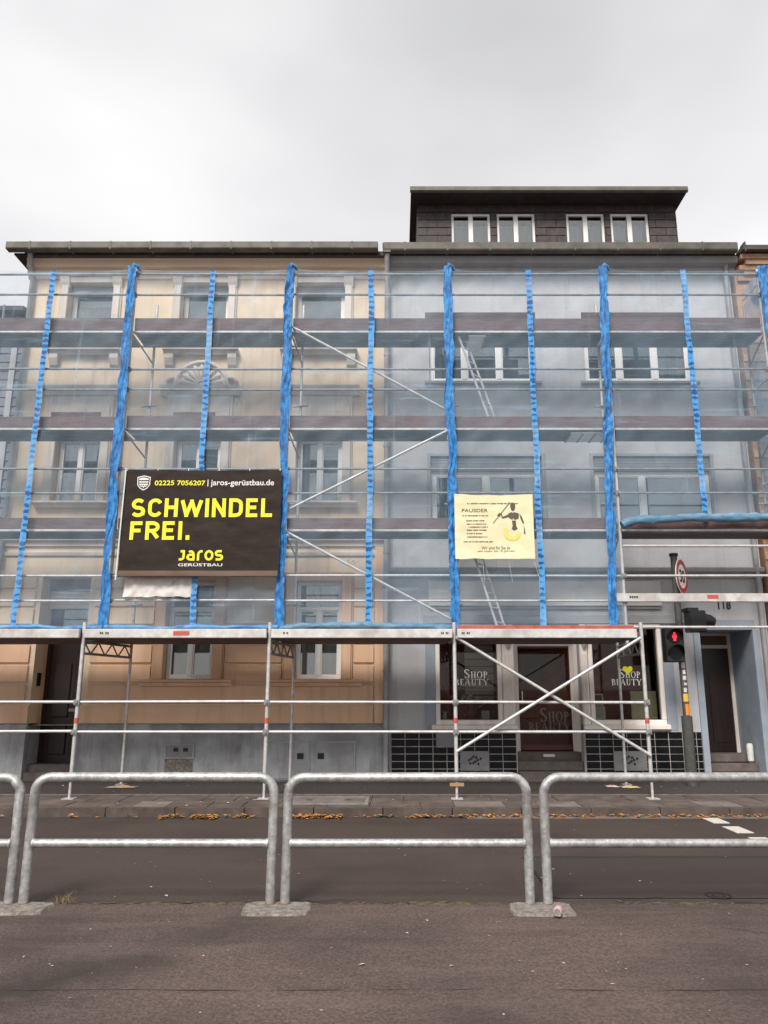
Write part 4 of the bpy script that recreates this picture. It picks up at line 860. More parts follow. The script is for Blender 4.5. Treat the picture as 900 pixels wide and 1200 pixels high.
# walkway level: front posts, lattice girders, deck
for k in range(5):
    x = FX[k]
    tube('walkway_post', (x, PF, PAV + .3), (x, PF, 2.86), .031); tube('base_jack', (x, PF, PAV + .014), (x, PF, PAV + .3), .021)
    box('base_plate', 'steel_tube', sc, x - .09, x + .09, PF - .09, PF + .09, PAV + .002, PAV + .014)
    MB().tube([(x, PF, 1.26), (x, PF, 1.345)], .0345, 12).build('red_band', 'label_red', sc)
    MB().tube([(x, PF, PAV + .26), (x, PF, PAV + .33)], .036, 12).build('jack_nut', 'steel_old_or_shaded', sc)
    for z in (1.13, 1.59): coupler(x, PF - .01, z)
    # lattice girder to the back post
    za, zb = 2.36, 2.56; L_ = MB(); n = 7
    L_.tube([(x, PF + .03, zb), (BX[k], BK - .03, zb)], .022, 8); L_.tube([(x, PF + .03, za), (BX[k], BK - .03, za)], .022, 8)
    o = L_.build('lattice_girder', 'steel_old_or_shaded', sc, smooth=True)
    for j in range(n):
        t0, t1 = j / n, (j + 1) / n; z0, z1 = (za, zb) if j % 2 else (zb, za)
        p = lambda t, z: (x + (BX[k] - x) * t, PF + .03 + (BK - .06 - PF) * t, z)
        MB().tube([p(t0, z0), p(t1, z1)], .014, 6).build('girder_web', 'steel_old_or_shaded', o)
for k in range(4):
    x0, x1 = FX[k], FX[k + 1]
    for z in (1.13, 1.59): tube('walkway_rail', (x0 + .03, PF - .02, z), (x1 - .03, PF - .02, z + RND.uniform(-.01, .01)), .0235)
    box('walkway_beam', 'deck_edge', sc, x0 + .04, x1 - .035 if k < 3 else x1 - .10, PF - .12, PF - .05, 2.60, P0, bevel=.008)
    for j in range(3):
        ya = PF - .04 + j * .615
        box('walkway_plank', 'toe_wood', sc, x0 + .03, x1 - .03, ya, ya + .6, 2.605, 2.70)
for (pa, pb) in ((203, 222),): box('beam_label', 'label_red', sc, xat(pa, 742, PF - .12), xat(pb, 742, PF - .12), PF - .124, PF - .1205, 2.64, 2.71)
for (pa, pb) in ((117, 128), (332, 338), (517, 526), (541, 551)):
    xa, xb = xat(pa, 742, PF - .12), xat(pb, 742, PF - .12); n = 5; q = MB()
    for j in range(n):
        if j != 2: q.box(xa + (xb - xa) * j / n, xa + (xb - xa) * (j + .7) / n, PF - .1235, PF - .1205, 2.66, 2.695)
    q.build('beam_print', 'ink', sc)
box('walkway_toe_board', 'toe_red', sc, FX[3] + .05, FX[4] - .12, PF - .045, PF - .02, P0 - .03, zat(733, PF), bevel=.004)
# crossed braces under the shop bay
tube('cross_brace', (FX[3] + .02, PF - .06, zat(747, PF)), (FX[4], PF - .06, zat(885, PF)), .026); tube('cross_brace', (FX[3], PF - .115, zat(880, PF)), (FX[4] - .05, PF - .115, zat(748, PF)), .026)
box('wedge_block', 'rubber_base', sc, FX[3] - .11, FX[3] + .11, PF - .05, PF - .032, zat(921, PF), zat(917, PF))
# right-hand bay: bridged, without walkway
zb = zat(701, F)
box('bridge_beam', 'deck_edge', sc, PX[4] - .18, PX[5], F - .10, F - .03, zb - .075, zb + .075, bevel=.008)
box('beam_label', 'label_red', sc, xat(829, 700, F - .1), xat(842, 700, F - .1), F - .104, F - .1005, zb - .02, zb + .05)
q = MB(); 
for j in range(4): q.box(xat(738 + j * 2.6, 700, F - .1), xat(739.8 + j * 2.6, 700, F - .1), F - .1035, F - .1005, zb - .01, zb + .03)
q.build('beam_print', 'ink', sc)
for pz in (640, 735): tube('guard_rail', (PX[4] + .03, F - .02, zat(pz, F)), (PX[5], F - .02, zat(pz, F)), .024)
# small platform brackets at the right end
for z in DK: tube('end_rail', (PX[5], F, z + 1.0), (BX[5], BK, z + 1.0), .022)

# ladders between the decks
def ladder(p0, p1, label):
    a, c = Vector(p0), Vector(p1); t = thing('ladder', a, label, 'ladder', 'ladders inside the scaffold'); d = (c - a); sd_ = Vector((.17, .22, 0))
    for s in (0, 1): MB().tube([a + sd_ * s, c + sd_ * s], .022, 6).build('stile', 'ladder_alu', t)
    n = int(d.length / .27)
    for k in range(1, n): MB().tube([a + d * k / n, a + d * k / n + sd_], .016, 6).build('rung', 'ladder_alu', t)
ly = F + .12
ladder((xat(577, 489, ly), ly, DK[1] - .01), (xat(536, 388, ly), ly, DK[2] - .02), 'narrow aluminium ladder up to the top deck, before the grey house window')
ladder((xat(586, 733, ly), ly, 2.70), (xat(548, 628, ly), ly, DK[0] - .1), 'narrow aluminium ladder below the cream banner')

# ------------------------------------------------------------------ nets
NY = F - .075
def net_y(x, z, k):
    a, b_ = x * .79 + z * .61, -x * .61 + z * .79; c, d = x * .84 - z * .54, x * .54 + z * .84
    return NY + .03 * nz3(x * .8, z * .5, k * 3.1) + .016 * nz3(x * 3.2, z * .5, k) + .022 * nz3(a * .5, b_ * 4.2, k + 7) + .018 * nz3(c * .5, d * 3.6, k + 3)
zbot = [2.80, 2.80, 2.80, 2.80, zat(609, NY)]
LAB = ['translucent scaffold net over the leftmost bay, above the dark front door', 'translucent scaffold net behind the black lettered banner', 'translucent scaffold net across the join of the two houses, diagonal braces behind',
       'translucent scaffold net behind the cream banner', 'short translucent scaffold net of the rightmost bay, rolled up at its foot']
def tape(xc, wd, z0, z1, y, amp, seed, drift=0, nx=6, flat=False):
    """hanging strip; flat for a taut ribbon, otherwise two net edges gathered into long creases"""
    nzv = int((z1 - z0) / .04)
    def fn(u, v):
        z = z0 + (z1 - z0) * v
        w_ = wd * (1 + (.12 if flat else .38) * nz3(seed, z * 1.9, 1) + (.10 if flat else .22) * nz3(seed + 3, z * 7.5, 1)); x = xc + drift * (1 - v) ** 1.2 + (u - .5) * w_ + (.02 if flat else .045) * nz3(seed + 5, z * .9, 2) + .012 * nz3(seed + 9, z * 4, 2)
        if flat: return (x, y - .012 * nz3(u * 2, z * 3, seed) - .006 * nz3(u * 3, z * 14, seed), z)
        q_ = u + .5 * nz3(seed, z * 1.7, 4); ruf = max(0, nz3(seed + 8, z * .55, 3) + .25)
        return (x, y - amp * (.9 * nz3(q_ * 3.2, z * 1.3, seed) + .3 * nz3(q_ * 7, z * 4.5, seed + 2)) - 1.5 * ruf * amp * (nz3(u * 2.4, z * 8, seed + 6) + .5 * nz3(u * 6, z * 19, seed + 4)), z)
    return MB().grid(fn, nx, nzv)
def roll(x0, x1, y, z, r, seed, lift=None):
    n = int((x1 - x0) / .045); pts = []; rs = []
    for i in range(n + 1):
        x = x0 + (x1 - x0) * i / n; zz = z + .03 * nz3(x * 1.3, seed, 0) + (lift(i / n) if lift else 0)
        pts.append((x, y + .02 * nz3(x * 1.7, seed, 4), zz)); rs.append(r * (1 + .45 * nz3(x * 2.1, seed, 8) + .25 * nz3(x * 9, seed, 3)))
    b = MB().tube(pts, r, 12, rs)
    b.v = [(vx, vy + .012 * nz3(vx * 6, vy * 30, vz * 30), vz + .014 * nz3(vx * 5 + 9, vy * 30, vz * 30)) for vx, vy, vz in b.v]
    return b
for k in range(5):
    x0, x1 = PX[k] + .02, PX[k + 1] - .02; z0, z1 = zbot[k], RAIL[3][1] + .03
    nn = thing('scaffold_net', ((x0 + x1) / 2, NY, z0), LAB[k], 'net', 'nets along the scaffold front')
    def fn(u, v): 
        x = x0 + (x1 - x0) * u; z = z0 + (z1 - z0 + .07 * abs(2 * u - 1) ** 4) * v
        return (x, net_y(x, z, k), z)
    MB().grid(fn, 80, 170 if k < 4 else 110).build('mesh', 'net', nn, smooth=True, fix=False)
    xm = (x0 + x1) / 2 + (-.05, .0, .02, .02, .0)[k]
    tape(xm, .108, z0, z1 + .0, NY - .06, .02, k * 7.7, (-.02, .0, 0, .02, .0)[k], 6, True).build('middle_tape', 'tape_ladder', nn, smooth=True, fix=False)
    if k > 0:
        tape(PX[k] - .03, .165, z0 if k < 4 else 2.8, z1 + .08, NY - .085, .034, k * 3.3 + 1, {4: -.24, 3: .03}.get(k, 0), 22).build('edge_tape', 'tape_blue', nn, smooth=True, fix=False)
        MB().tube([(PX[k] - .04, NY - .05, z1 + .02), (PX[k] + .0, NY - .07, z1 + .10), (PX[k] + .07, NY - .02, z1 + .09), (PX[k] + .11, NY, z1 + .02)], .03, 8, [.025, .05, .035, .02]).build('knot', 'net_roll_blue', nn, smooth=True)
    if k == 4: tape(PX[5] + .03, .22, zat(500, F), z1 + .08, NY - .085, .034, 61, .10, 22).build('edge_tape', 'tape_blue', nn, smooth=True, fix=False)
    if k < 4: roll(x0, x1 if k < 3 else x0 + .3, NY - .07, 2.845, .045 if k != 2 else .06, k * 2.2, (lambda t: .04 * math.sin(t * math.pi)) if k == 2 else None).build('gathered_foot', 'net_roll_blue' if k < 2 else 'net_roll', nn, smooth=True)
    else: roll(x0 - .02, x1 + .2, NY - .09, zbot[4] - .02, .075, 5.5, lambda t: -.10 * max(0, 1 - t / .12) ** 2 + .07 * t).build('rolled_foot', 'net_roll', nn, smooth=True)
for (xx, nm, lb) in ((PX[5] + .06, 'end', 'blue net closing the right end of the scaffold'), (PX[0] - .06, 'end', 'blue net closing the left end of the scaffold')):
    en = thing('end_net', (xx, F, 4.9), lb, 'net')
    MB().grid(lambda u, v: (xx + .03 * nz3(u * 4, v * 7, xx), F - .06 + (BK - F + .12) * u, 4.7 + (TOP - 4.7) * v), 14, 50).build('mesh', 'net_side', en, smooth=True, fix=False)
sh = thing('plastic_sheet', (xat(188, 690, F - .05), F - .1, zat(700, F)), 'crumpled white plastic sheet hanging below the black banner', 'sheet')
sxa, sxb = xat(148, 690, F - .1), xat(229, 690, F - .1)
MB().grid(lambda u, v: (sxa + (sxb - sxa) * u - .06 * (1 - v), F - .10 + .03 * nz3(u * 9, v * 3, 4) + .015 * nz3(u * 24, v * 5, 8), zat(700, F) + .03 * nz3(u * 7, 0, 2) * (1 - v) + (zat(668, F) - zat(700, F)) * v), 40, 12).build('sheet', 'sheet_white', sh, smooth=True, fix=False)

# ------------------------------------------------------------------ banners
def banner(name, label, pxs, pys, m, seed):
    y = F - .24; px0_, px1_ = pxs; py0_, py1_ = pys; pm = (py0_ + py1_) / 2
    x0, x1, z1, z0 = xat(px0_, pm, y), xat(px1_, pm, y), zat(py0_, y), zat(py1_, y)
    t = thing(name, ((x0 + x1) / 2, y, z0), label, 'banner')
    yf = lambda x, z: .016 * nz3(x * 1.6, z * 2.2, seed) + .007 * nz3(x * 4.5 + z * 3, z * 3.5 - x * 2, seed) - .018 * math.exp(-((z - z0) / .10) ** 2)
    n = 60
    MB().grid(lambda u, v: (x0 + (x1 - x0) * u, y + yf(x0 + (x1 - x0) * u, z0 + (z1 - z0) * v), z0 + (z1 - z0) * v - (.02 * (4 * u * (1 - u)) if v == 1 else 0) + (.012 * nz3(u * 6, v * 3, seed) if v in (0, 1) else 0)), n, 36).build('cloth', m, t, smooth=True, fix=False)
    X = lambda px: x0 + (px - px0_) / (px1_ - px0_) * (x1 - x0); Z = lambda py: z1 + (py - py0_) / (py1_ - py0_) * (z0 - z1)
    return t, X, Z, y, yf, (x0, x1, z0, z1)
bn, X, Z, y, yf, (x0, x1, z0, z1) = banner('scaffold_banner', 'large black banner with yellow SCHWINDEL FREI lettering on the scaffold', (142.5, 328), (550, 676), 'banner_black', 3.0)
def stroke_glyph(ch):
    """block letters of even stroke as centre lines in a cell 1 high; (polylines, advance width)"""
    def arc(cx, cz, rx, rz, a0, a1, n=9): return [(cx + rx * math.cos(R(a0 + (a1 - a0) * k / n)), cz + rz * math.sin(R(a0 + (a1 - a0) * k / n))) for k in range(n + 1)]
    G = {'S': ([arc(.30, .73, .22, .27, 35, 215, 9)[:-1] + arc(.30, .73, .22, .24, 215, 262, 3) + arc(.30, .25, .24, .25, 80, -30, 6) + arc(.30, .25, .24, .25, -30, -150, 7)], .62),
         'C': ([arc(.32, .70, .24, .30, 20, 180) + arc(.32, .30, .24, .30, 180, 340)], .62), 'H': ([[(.08, 0), (.08, 1)], [(.52, 0), (.52, 1)], [(.08, .52), (.52, .52)]], .62),
         'W': ([[(.04, 1), (.25, 0), (.47, .92), (.69, 0), (.90, 1)]], .96), 'I': ([[(.08, 0), (.08, 1)]], .18), 'N': ([[(.08, 0), (.08, 1), (.54, 0), (.54, 1)]], .64),
         'D': ([[(.08, 0), (.08, 1), (.28, 1)] + arc(.28, .72, .26, .28, 90, 0) + arc(.28, .28, .26, .28, 0, -90) + [(.08, 0)]], .64), 'E': ([[(.52, 1), (.08, 1), (.08, 0), (.52, 0)], [(.08, .52), (.46, .52)]], .56), 'L': ([[(.08, 1), (.08, 0), (.50, 0)]], .54),
         'F': ([[(.52, 1), (.08, 1), (.08, 0)], [(.08, .50), (.46, .50)]], .54), 'R': ([[(.08, 0), (.08, 1), (.30, 1)] + arc(.30, .74, .23, .26, 90, -90) + [(.08, .48)], [(.30, .48), (.54, 0)]], .60), '.': ([[(.10, 0), (.10, .06)]], .22),
         'j': ([[(.34, .72)] + [(.34, .2)] + arc(.16, .2, .18, .2, 0, -90) + [(.02, 0)], [(.12, .72), (.34, .72)]], .44), 'a': ([arc(.30, .36, .20, .36, 130, 0, 6) + [(.50, 0)], [(.50, .42), (.28, .42)] + arc(.28, .21, .2, .21, 90, 270) + [(.50, 0)]], .62),
         'r': ([[(.10, 0), (.10, .42)] + arc(.32, .42, .22, .30, 180, 90, 5) + [(.40, .72)]], .44), 'o': ([arc(.32, .36, .24, .36, 0, 360, 16)], .64), 's': ([[(.46, .72), (.22, .72)] + arc(.22, .54, .16, .18, 90, 270, 6) + [(.34, .36)] + arc(.34, .18, .16, .18, 90, -90, 6) + [(.06, 0)]], .54)}
    return G.get(ch, ([], .3))
def block(word, m, par, a, c, p0, p1, wt, X, Z, y, yf, gap=.13):
    """letters fitted to a box of the banner, p0 the cap line and p1 the base line"""
    cap = .72 if word.islower() else 1.0; polys = []; x = 0
    for ch in word:
        ls, wd = stroke_glyph(ch); polys += [[(x + p[0], p[1] / cap) for p in l] for l in ls]; x += wd + gap
    x -= gap; xa, xb, zb, zt = X(a), X(c), Z(p1), Z(p0); kx = (xb - xa) / x; kz = (zt - zb); b = MB(); n_ = 0
    for l in polys:
        pts = [Vector((xa + p[0] * kx, zb + wt / 2 + p[1] * (kz - wt))) for p in l]
        for i in range(len(pts)):
            if i < len(pts) - 1:
                d = (pts[i + 1] - pts[i]); d.normalize(); n2 = Vector((-d.y, d.x)) * wt / 2
                e0 = d * (wt / 2 if i == 0 and abs(d.y) < .2 and len(l) < 3 else 0)
                q4 = [pts[i] - n2, pts[i + 1] - n2, pts[i + 1] + n2, pts[i] + n2]
                if i == 0 and abs(d.x) < .05: q4[0] = q4[0] - d * wt / 2; q4[3] = q4[3] - d * wt / 2
                if i == len(pts) - 2 and abs(d.x) < .05: q4[1] = q4[1] + d * wt / 2; q4[2] = q4[2] + d * wt / 2
                b.add([(p.x, y + yf(p.x, p.y) - .0003 * (n_ % 9), p.y) for p in q4], [(0, 1, 2, 3)]); n_ += 1
            if 0 < i < len(pts) - 1:
                d0, d1 = (pts[i] - pts[i - 1]).normalized(), (pts[i + 1] - pts[i]).normalized()
                if d0.dot(d1) > .3: ring = [pts[i] + Vector((math.cos(k * .7854), math.sin(k * .7854))) * wt / 2 for k in range(8)]
                else: ring = [pts[i] + Vector((sx_, sz_)) * wt / 2 for sx_, sz_ in ((-1, -1), (1, -1), (1, 1), (-1, 1))]
                b.add([(p.x, y + yf(p.x, p.y) - .0003 * (n_ % 9), p.y) for p in ring], [tuple(range(len(ring)))]); n_ += 1
    return b.build('lettering', m, par, fix=False)
put = lambda s, m, a, c, p0, p1, bold=0, nm='lettering': text_mesh(s, nm, m, bn, X(a), X(c), Z(p1), Z(p0), y - .006, bold, yf)
block('SCHWINDEL', 'print_yellow', bn, 153, 319.5, 585, 607, .068, X, Z, y - .006, yf); block('FREI.', 'print_yellow', bn, 153, 224, 612, 633.5, .068, X, Z, y - .006, yf)
put('02225 7056207', 'print_yellow', 178, 238, 563.5, 569.5, .02); put('|', 'print_white', 240.6, 241.6, 562.5, 570.5); put('jaros-gerüstbau.de', 'print_white', 244.5, 319.5, 562.5, 571.5, .012)
block('jaros', 'print_yellow', bn, 212, 263, 645.5, 657.5, .042, X, Z, y - .006, yf, .10); put('GERÜSTBAU', 'print_white', 212, 263, 660, 664, .012)
q = MB(); sxp = [(157, 559.5), (165, 557.5), (173, 559.5), (172.5, 569), (169.5, 573), (165, 575.5), (160.5, 573), (157.5, 569)]
def poly(pts, m, nm, off): 
    n = len(pts); b_ = MB(); b_.add([(X(p[0]), y + yf(X(p[0]), Z(p[1])) - off, Z(p[1])) for p in pts], [tuple(range(n))]); return b_.build(nm, m, bn, fix=False)
cxs, cys = 165, 566
sc_ = lambda k: [(cxs + (p[0] - cxs) * k, cys + (p[1] - cys) * k) for p in sxp]
poly(sxp, 'print_white', 'shield', .008); poly(sc_(.86), 'banner_black', 'shield', .010); poly(sc_(.72), 'print_white', 'shield', .012)
for (a, c, p0, p1) in ((159.2, 170.8, 563.2, 564.4), (159.4, 170.6, 566.2, 567.2)): poly([(a, p0), (c, p0), (c, p1), (a, p1)], 'banner_black', 'shield_bar', .014)
for (a, p0) in ((161.5, 569), (164.3, 569), (167.1, 569), (163, 571), (165.7, 571)): poly([(a, p0), (a + 1.5, p0), (a + 1.5, p0 + 1.2), (a, p0 + 1.2)], 'banner_black', 'shield_check', .014)
hz0_, hz1_ = Z(675.3), Z(669)
MB().grid(lambda u, v: (x0 + .01 + (x1 - x0 - .02) * u, y + yf(x0 + .01 + (x1 - x0 - .02) * u, hz0_ + (hz1_ - hz0_) * v) - .006, hz0_ + (hz1_ - hz0_) * v), 60, 6).build('hem', 'banner_brown', bn, smooth=True, fix=False)
for k in range(6):
    for (xx, zz) in ((x0 + .03 + (x1 - x0 - .06) * k / 5, z1 - .03),):
        MB().tube([(xx, y - .005, zz), (xx, y + .02, zz + .05), (xx, F - .03, zz + .06)], .006, 6).build('tie', 'print_white', bn)
MB().tube([(x0 + .01, y - .02, z1 + .02), (x0 - .02, y - .02, z0 - .06)], .012, 6).build('edge_rope', 'print_white', bn)
for k in (0, 5): MB().tube([(x0 + .03 + (x1 - x0 - .06) * k / 5, y - .005, z0 + .04), (x0 + .03 + (x1 - x0 - .06) * k / 5, F - .03, z0 + .02)], .006, 6).build('tie', 'print_white', bn)

bn, X, Z, y, yf, (x0, x1, z0, z1) = banner('scaffold_banner', 'cream banner with dark spear-bearing figure emblem on the scaffold', (533, 625.5), (579, 655), 'banner_cream', 9.0)
put('PAUSDER', 'print_dark', 541.5, 572, 596.5, 600.5, .004)
put('Wir sind für Sie da', 'print_dark', 563.5, 597, 640.5, 643.8, .004); put('seit mehr als 15 Jahren!', 'print_dark', 559, 602.5, 644.6, 647.8, .004)
def dashes(a, c, py, h, seed):
    r_ = random.Random(seed); x = a
    while x < c:
        wd = r_.uniform(.7, 1.5); poly([(x, py), (min(x + wd, c), py), (min(x + wd, c), py + h * r_.uniform(.7, 1.2)), (x, py + h)], 'print_dark', 'small_print', .006); x += wd + r_.choice((.35, .35, .4, 1.2))
for i, (a, c, py) in enumerate(((548, 608, 589.6), (542, 572, 604), (546.5, 568, 610), (547, 570, 614), (549, 572, 617.5), (547, 570, 621), (547, 565, 625), (547, 571, 629), (543, 577, 634.5))): dashes(a, c, py, 1.3, i)
# emblem: figure with spear and round shield
ring = [(600 + r_ * math.cos(t), 624 + r_ * .95 * math.sin(t)) for r_, t in [(10.5, .1 + k * .33) for k in range(12)]] + [(600.5 + 5.6 * math.cos(t), 623.5 + 5.2 * math.sin(t)) for t in [.1 + k * .33 for k in range(11, -1, -1)]]
poly(ring, 'emblem_yellow', 'emblem_shield', .006)
for pts in ([(598.5, 593), (599, 589.8), (601.5, 589), (604, 589.8), (604.5, 593), (604, 597), (601.5, 599.5), (599.2, 597)],
            [(596, 602), (600, 600.5), (601.5, 601.5), (603, 600.5), (608.5, 602), (608, 608), (603, 609.5), (601.8, 607), (600.5, 609.5), (596.5, 607)],
            [(600, 610.5), (604.5, 610.5), (605, 617), (606.5, 620), (602.5, 622), (599.5, 620), (600.8, 617)],
            [(596.3, 603), (589.5, 606), (587.8, 601), (586.8, 601.6), (588.6, 608), (596.5, 606)],
            [(583, 604), (586, 601), (587.2, 604.5), (584, 606.5)],
            [(609, 602), (612, 606), (614.5, 613), (613, 614), (610.3, 608)], [(613, 615), (615, 620), (615.5, 626.5), (613.6, 625.5), (614, 620)],
            [(577.6, 613.5), (598.3, 588.3), (599, 588.8), (578.2, 614)]): poly(pts, 'print_dark', 'emblem_figure', .008)
for k in range(4):
    xx = x0 + .03 + (x1 - x0 - .06) * k / 3; MB().tube([(xx, y - .005, z1 - .02), (xx, F - .03, z1 + .03)], .005, 6).build('tie', 'print_white', bn); MB().tube([(xx, y - .004, z0 + .02), (xx + .05 * k, F - .06, z0 - .4)], .004, 6).build('tie', 'print_white', bn)

# ------------------------------------------------------------------ railings in front
RY_ = 7.1
def railing(x0, x1, label):
    t = thing('pedestrian_railing', ((x0 + x1) / 2, RY_, 0), label, 'railing', 'tubular railings along the road'); r = .041; zt = 1.04; cr = .14
    pts = [(x0, RY_, .0), (x0, RY_, .5), (x0, RY_, zt - cr)] + [(x0 + cr - cr * math.cos(a), RY_, zt - cr + cr * math.sin(a)) for a in [R(15 * k) for k in range(1, 7)]]
    pts += [(x1 - cr + cr * math.sin(a), RY_, zt - cr + cr * math.cos(a)) for a in [R(15 * k) for k in range(0, 7)]] + [(x1, RY_, .5), (x1, RY_, 0)]
    rr_ = random.Random(int(x0 * 100)); pts = [(px_ + .006 * nz3(px_ * 1.3, pz_ * 1.1, x0), py_ + .012 * (pz_ / zt) * rr_.choice((-.4, .3, 1)) + .008 * nz3(px_ * .9, pz_, x0 + 4), pz_ + .006 * nz3(px_ * .7, 3, x0)) for px_, py_, pz_ in pts]
    pts = [p_ for i_, p_ in enumerate(pts)]
    MB().tube(pts, r, 16).build('hoop', 'galv', t, smooth=True)
    MB().tube([(x0 + .03, RY_ - .004, .50), (x1 - .03, RY_ - .004, .50)], .036, 14).build('middle_bar', 'galv', t, smooth=True)
    for xx in (x0, x1): 
        MB().tube([(xx, RY_, .0), (xx, RY_, .03)], .052, 14, [.056, .043]).build('foot_collar', 'rust', t)
        MB().tube([(xx + (.035 if xx == x0 else -.035), RY_ - .004, .50), (xx + (.05 if xx == x0 else -.05), RY_ - .004, .50)], .041, 14).build('weld', 'galv', t)
d0 = xat(27, 1060, RY_); d1 = xat(316.5, 1060, RY_); d2 = xat(333.5, 1060, RY_); d3 = xat(622, 1060, RY_); d4 = xat(642.5, 1060, RY_)
railing(d0 - .12 - 2.09, d0 - .12, 'galvanised hoop railing cut off at the left edge')
railing(d0, d1, 'galvanised hoop railing before the beige house'); railing(d2, d3, 'galvanised hoop railing in the middle, before the join of the houses')
railing(d4, d4 + 2.1, 'galvanised hoop railing before the shop, cut off at the right')
def footing(xa, xb, ya, yb, label, seed):
    n = 26; r_ = random.Random(seed); ring = []
    for k in range(n):
        a = 2 * math.pi * k / n; c, s = math.cos(a), math.sin(a); kx = math.copysign(abs(c) ** .35, c); ky = math.copysign(abs(s) ** .35, s)
        ring.append(((xa + xb) / 2 + (xb - xa) / 2 * kx * r_.uniform(.93, 1.03), (ya + yb) / 2 + (yb - ya) / 2 * ky * r_.uniform(.93, 1.03)))
    b = MB(); cxm, cym = (xa + xb) / 2, (ya + yb) / 2
    b.add([(x, y_, 0) for x, y_ in ring] + [(cxm + (x - cxm) * .97, cym + (y_ - cym) * .95, .022 + r_.uniform(-.003, .003)) for x, y_ in ring], [(k, (k + 1) % n, n + (k + 1) % n, n + k) for k in range(n)] + [tuple(range(n, 2 * n))])
    tag(b.build('concrete_footing', 'concrete'), label, 'footing', 'concrete footings under the railings')
footing(xat(-70, 1066, 6.95), xat(57, 1066, 6.95), 6.80, 7.17, 'rough concrete footing at the left edge under two railing posts', 1)
footing(xat(282, 1067, 6.95), xat(364, 1067, 6.95), 6.78, 7.17, 'rough concrete footing between the left and middle railings', 2)
footing(xat(598, 1067, 6.95), xat(673, 1067, 6.95), 6.76, 7.15, 'rough concrete footing with a crushed can on it', 3)

# ------------------------------------------------------------------ traffic signal pole
TY = 14.3; tx = xat(810, 905, TY)
tp = thing('traffic_signal', (tx, TY, PAV), 'dark signal pole with red pedestrian light, round sign and stickers by the entrance', 'traffic light')
MB().tube([(tx, TY, PAV), (tx, TY, zat(652, TY))], .062, 16).build('pole', 'pole_dark', tp, smooth=True); MB().tube([(tx, TY, zat(652, TY)), (tx, TY, zat(650, TY) + .02)], .08, 16).build('pole_cap', 'black_plastic', tp)
MB().tube([(tx, TY, PAV), (tx, TY, zat(839, TY))], .095, 16).build('sleeve', 'pole_sleeve', tp, smooth=True)
for (pa, pb, m_, a0, a1) in ((776, 783, 'sticker_white', -2.3, -1.3), (785, 790, 'sticker_white', -2.0, -1.2), (792, 797, 'sticker_white', -2.1, -1.1), (800, 803, 'sticker_white', -1.9, -1.0), (806, 811, 'sticker_white', -2.1, -1.2), (813, 822, 'sticker_yellow', -2.4, -.9), (825, 838, 'sticker_orange', -2.0, -.7), (752, 755, 'sticker_white', -1.8, -1.1), (762, 767, 'sticker_white', -1.9, -1.2)):
    za, zb = zat(pb, TY), zat(pa, TY); n = 6
    MB().grid(lambda u, v: (tx + .0645 * math.cos(a0 + (a1 - a0) * u), TY + .0645 * math.sin(a0 + (a1 - a0) * u), za + (zb - za) * v), n, 1).build('sticker', m_, tp, fix=False)
# round sign, turned towards the traffic from the right
sz = zat(675, TY - .1); nrm = Vector((.788, -.616, 0)); sid = Vector((.616, .788, 0)); sc0 = Vector((tx + .11, TY - .05, sz))
def disc(r0, r1, off, m, nm, n=28):
    b = MB(); P = lambda r, a: sc0 + nrm * off + sid * (r * math.cos(a)) + Vector((0, 0, r * math.sin(a)))
    for k in range(n):
        a, c = 2 * math.pi * k / n, 2 * math.pi * (k + 1) / n
        b.add([P(r1, a), P(r1, c), P(r0, c), P(r0, a)] if r0 else [P(r1, a), P(r1, c), P(0, 0)], [(0, 1, 2, 3)] if r0 else [(0, 1, 2)])
    return b.build(nm, m, sgn, fix=False)
b = MB(); n = 28
vs = [sc0 + nrm * off + sid * (.33 * math.cos(2 * math.pi * k / n)) + Vector((0, 0, .33 * math.sin(2 * math.pi * k / n))) for off in (-.012, 0) for k in range(n)]
b.add(vs, [(k, (k + 1) % n, n + (k + 1) % n, n + k) for k in range(n)] + [tuple(range(n))[::-1], tuple(range(n, 2 * n))])
sgn = b.build('round_sign', 'sign_face', tp)
disc(.225, .315, .003, 'sign_red', 'sign_ring')
def spoly(pts, m, off=.004):
    b = MB(); b.add([sc0 + nrm * off + sid * p[0] + Vector((0, 0, p[1])) for p in pts], [tuple(range(len(pts)))]); return b.build('sign_symbol', m, sgn, fix=False)
o = text_mesh('30', 'sign_number', 'ink', sgn, -.145, .145, -.125, .125, 0, bold=.03)
for v_ in o.data.vertices:                                       # lay the figures on the turned sign face
    p = v_.co + ORG[sgn.name]; v_.co = sc0 + nrm * .004 + sid * p.x + Vector((0, 0, p.z)) - ORG[sgn.name]
MB().tube([(tx, TY, sz + .16), sc0 + Vector((0, 0, .16))], .02, 8).build('sign_bracket', 'steel_old_or_shaded', sgn); MB().tube([(tx, TY, sz - .16), sc0 - Vector((0, 0, .16))], .02, 8).build('sign_bracket', 'steel_old_or_shaded', sgn)
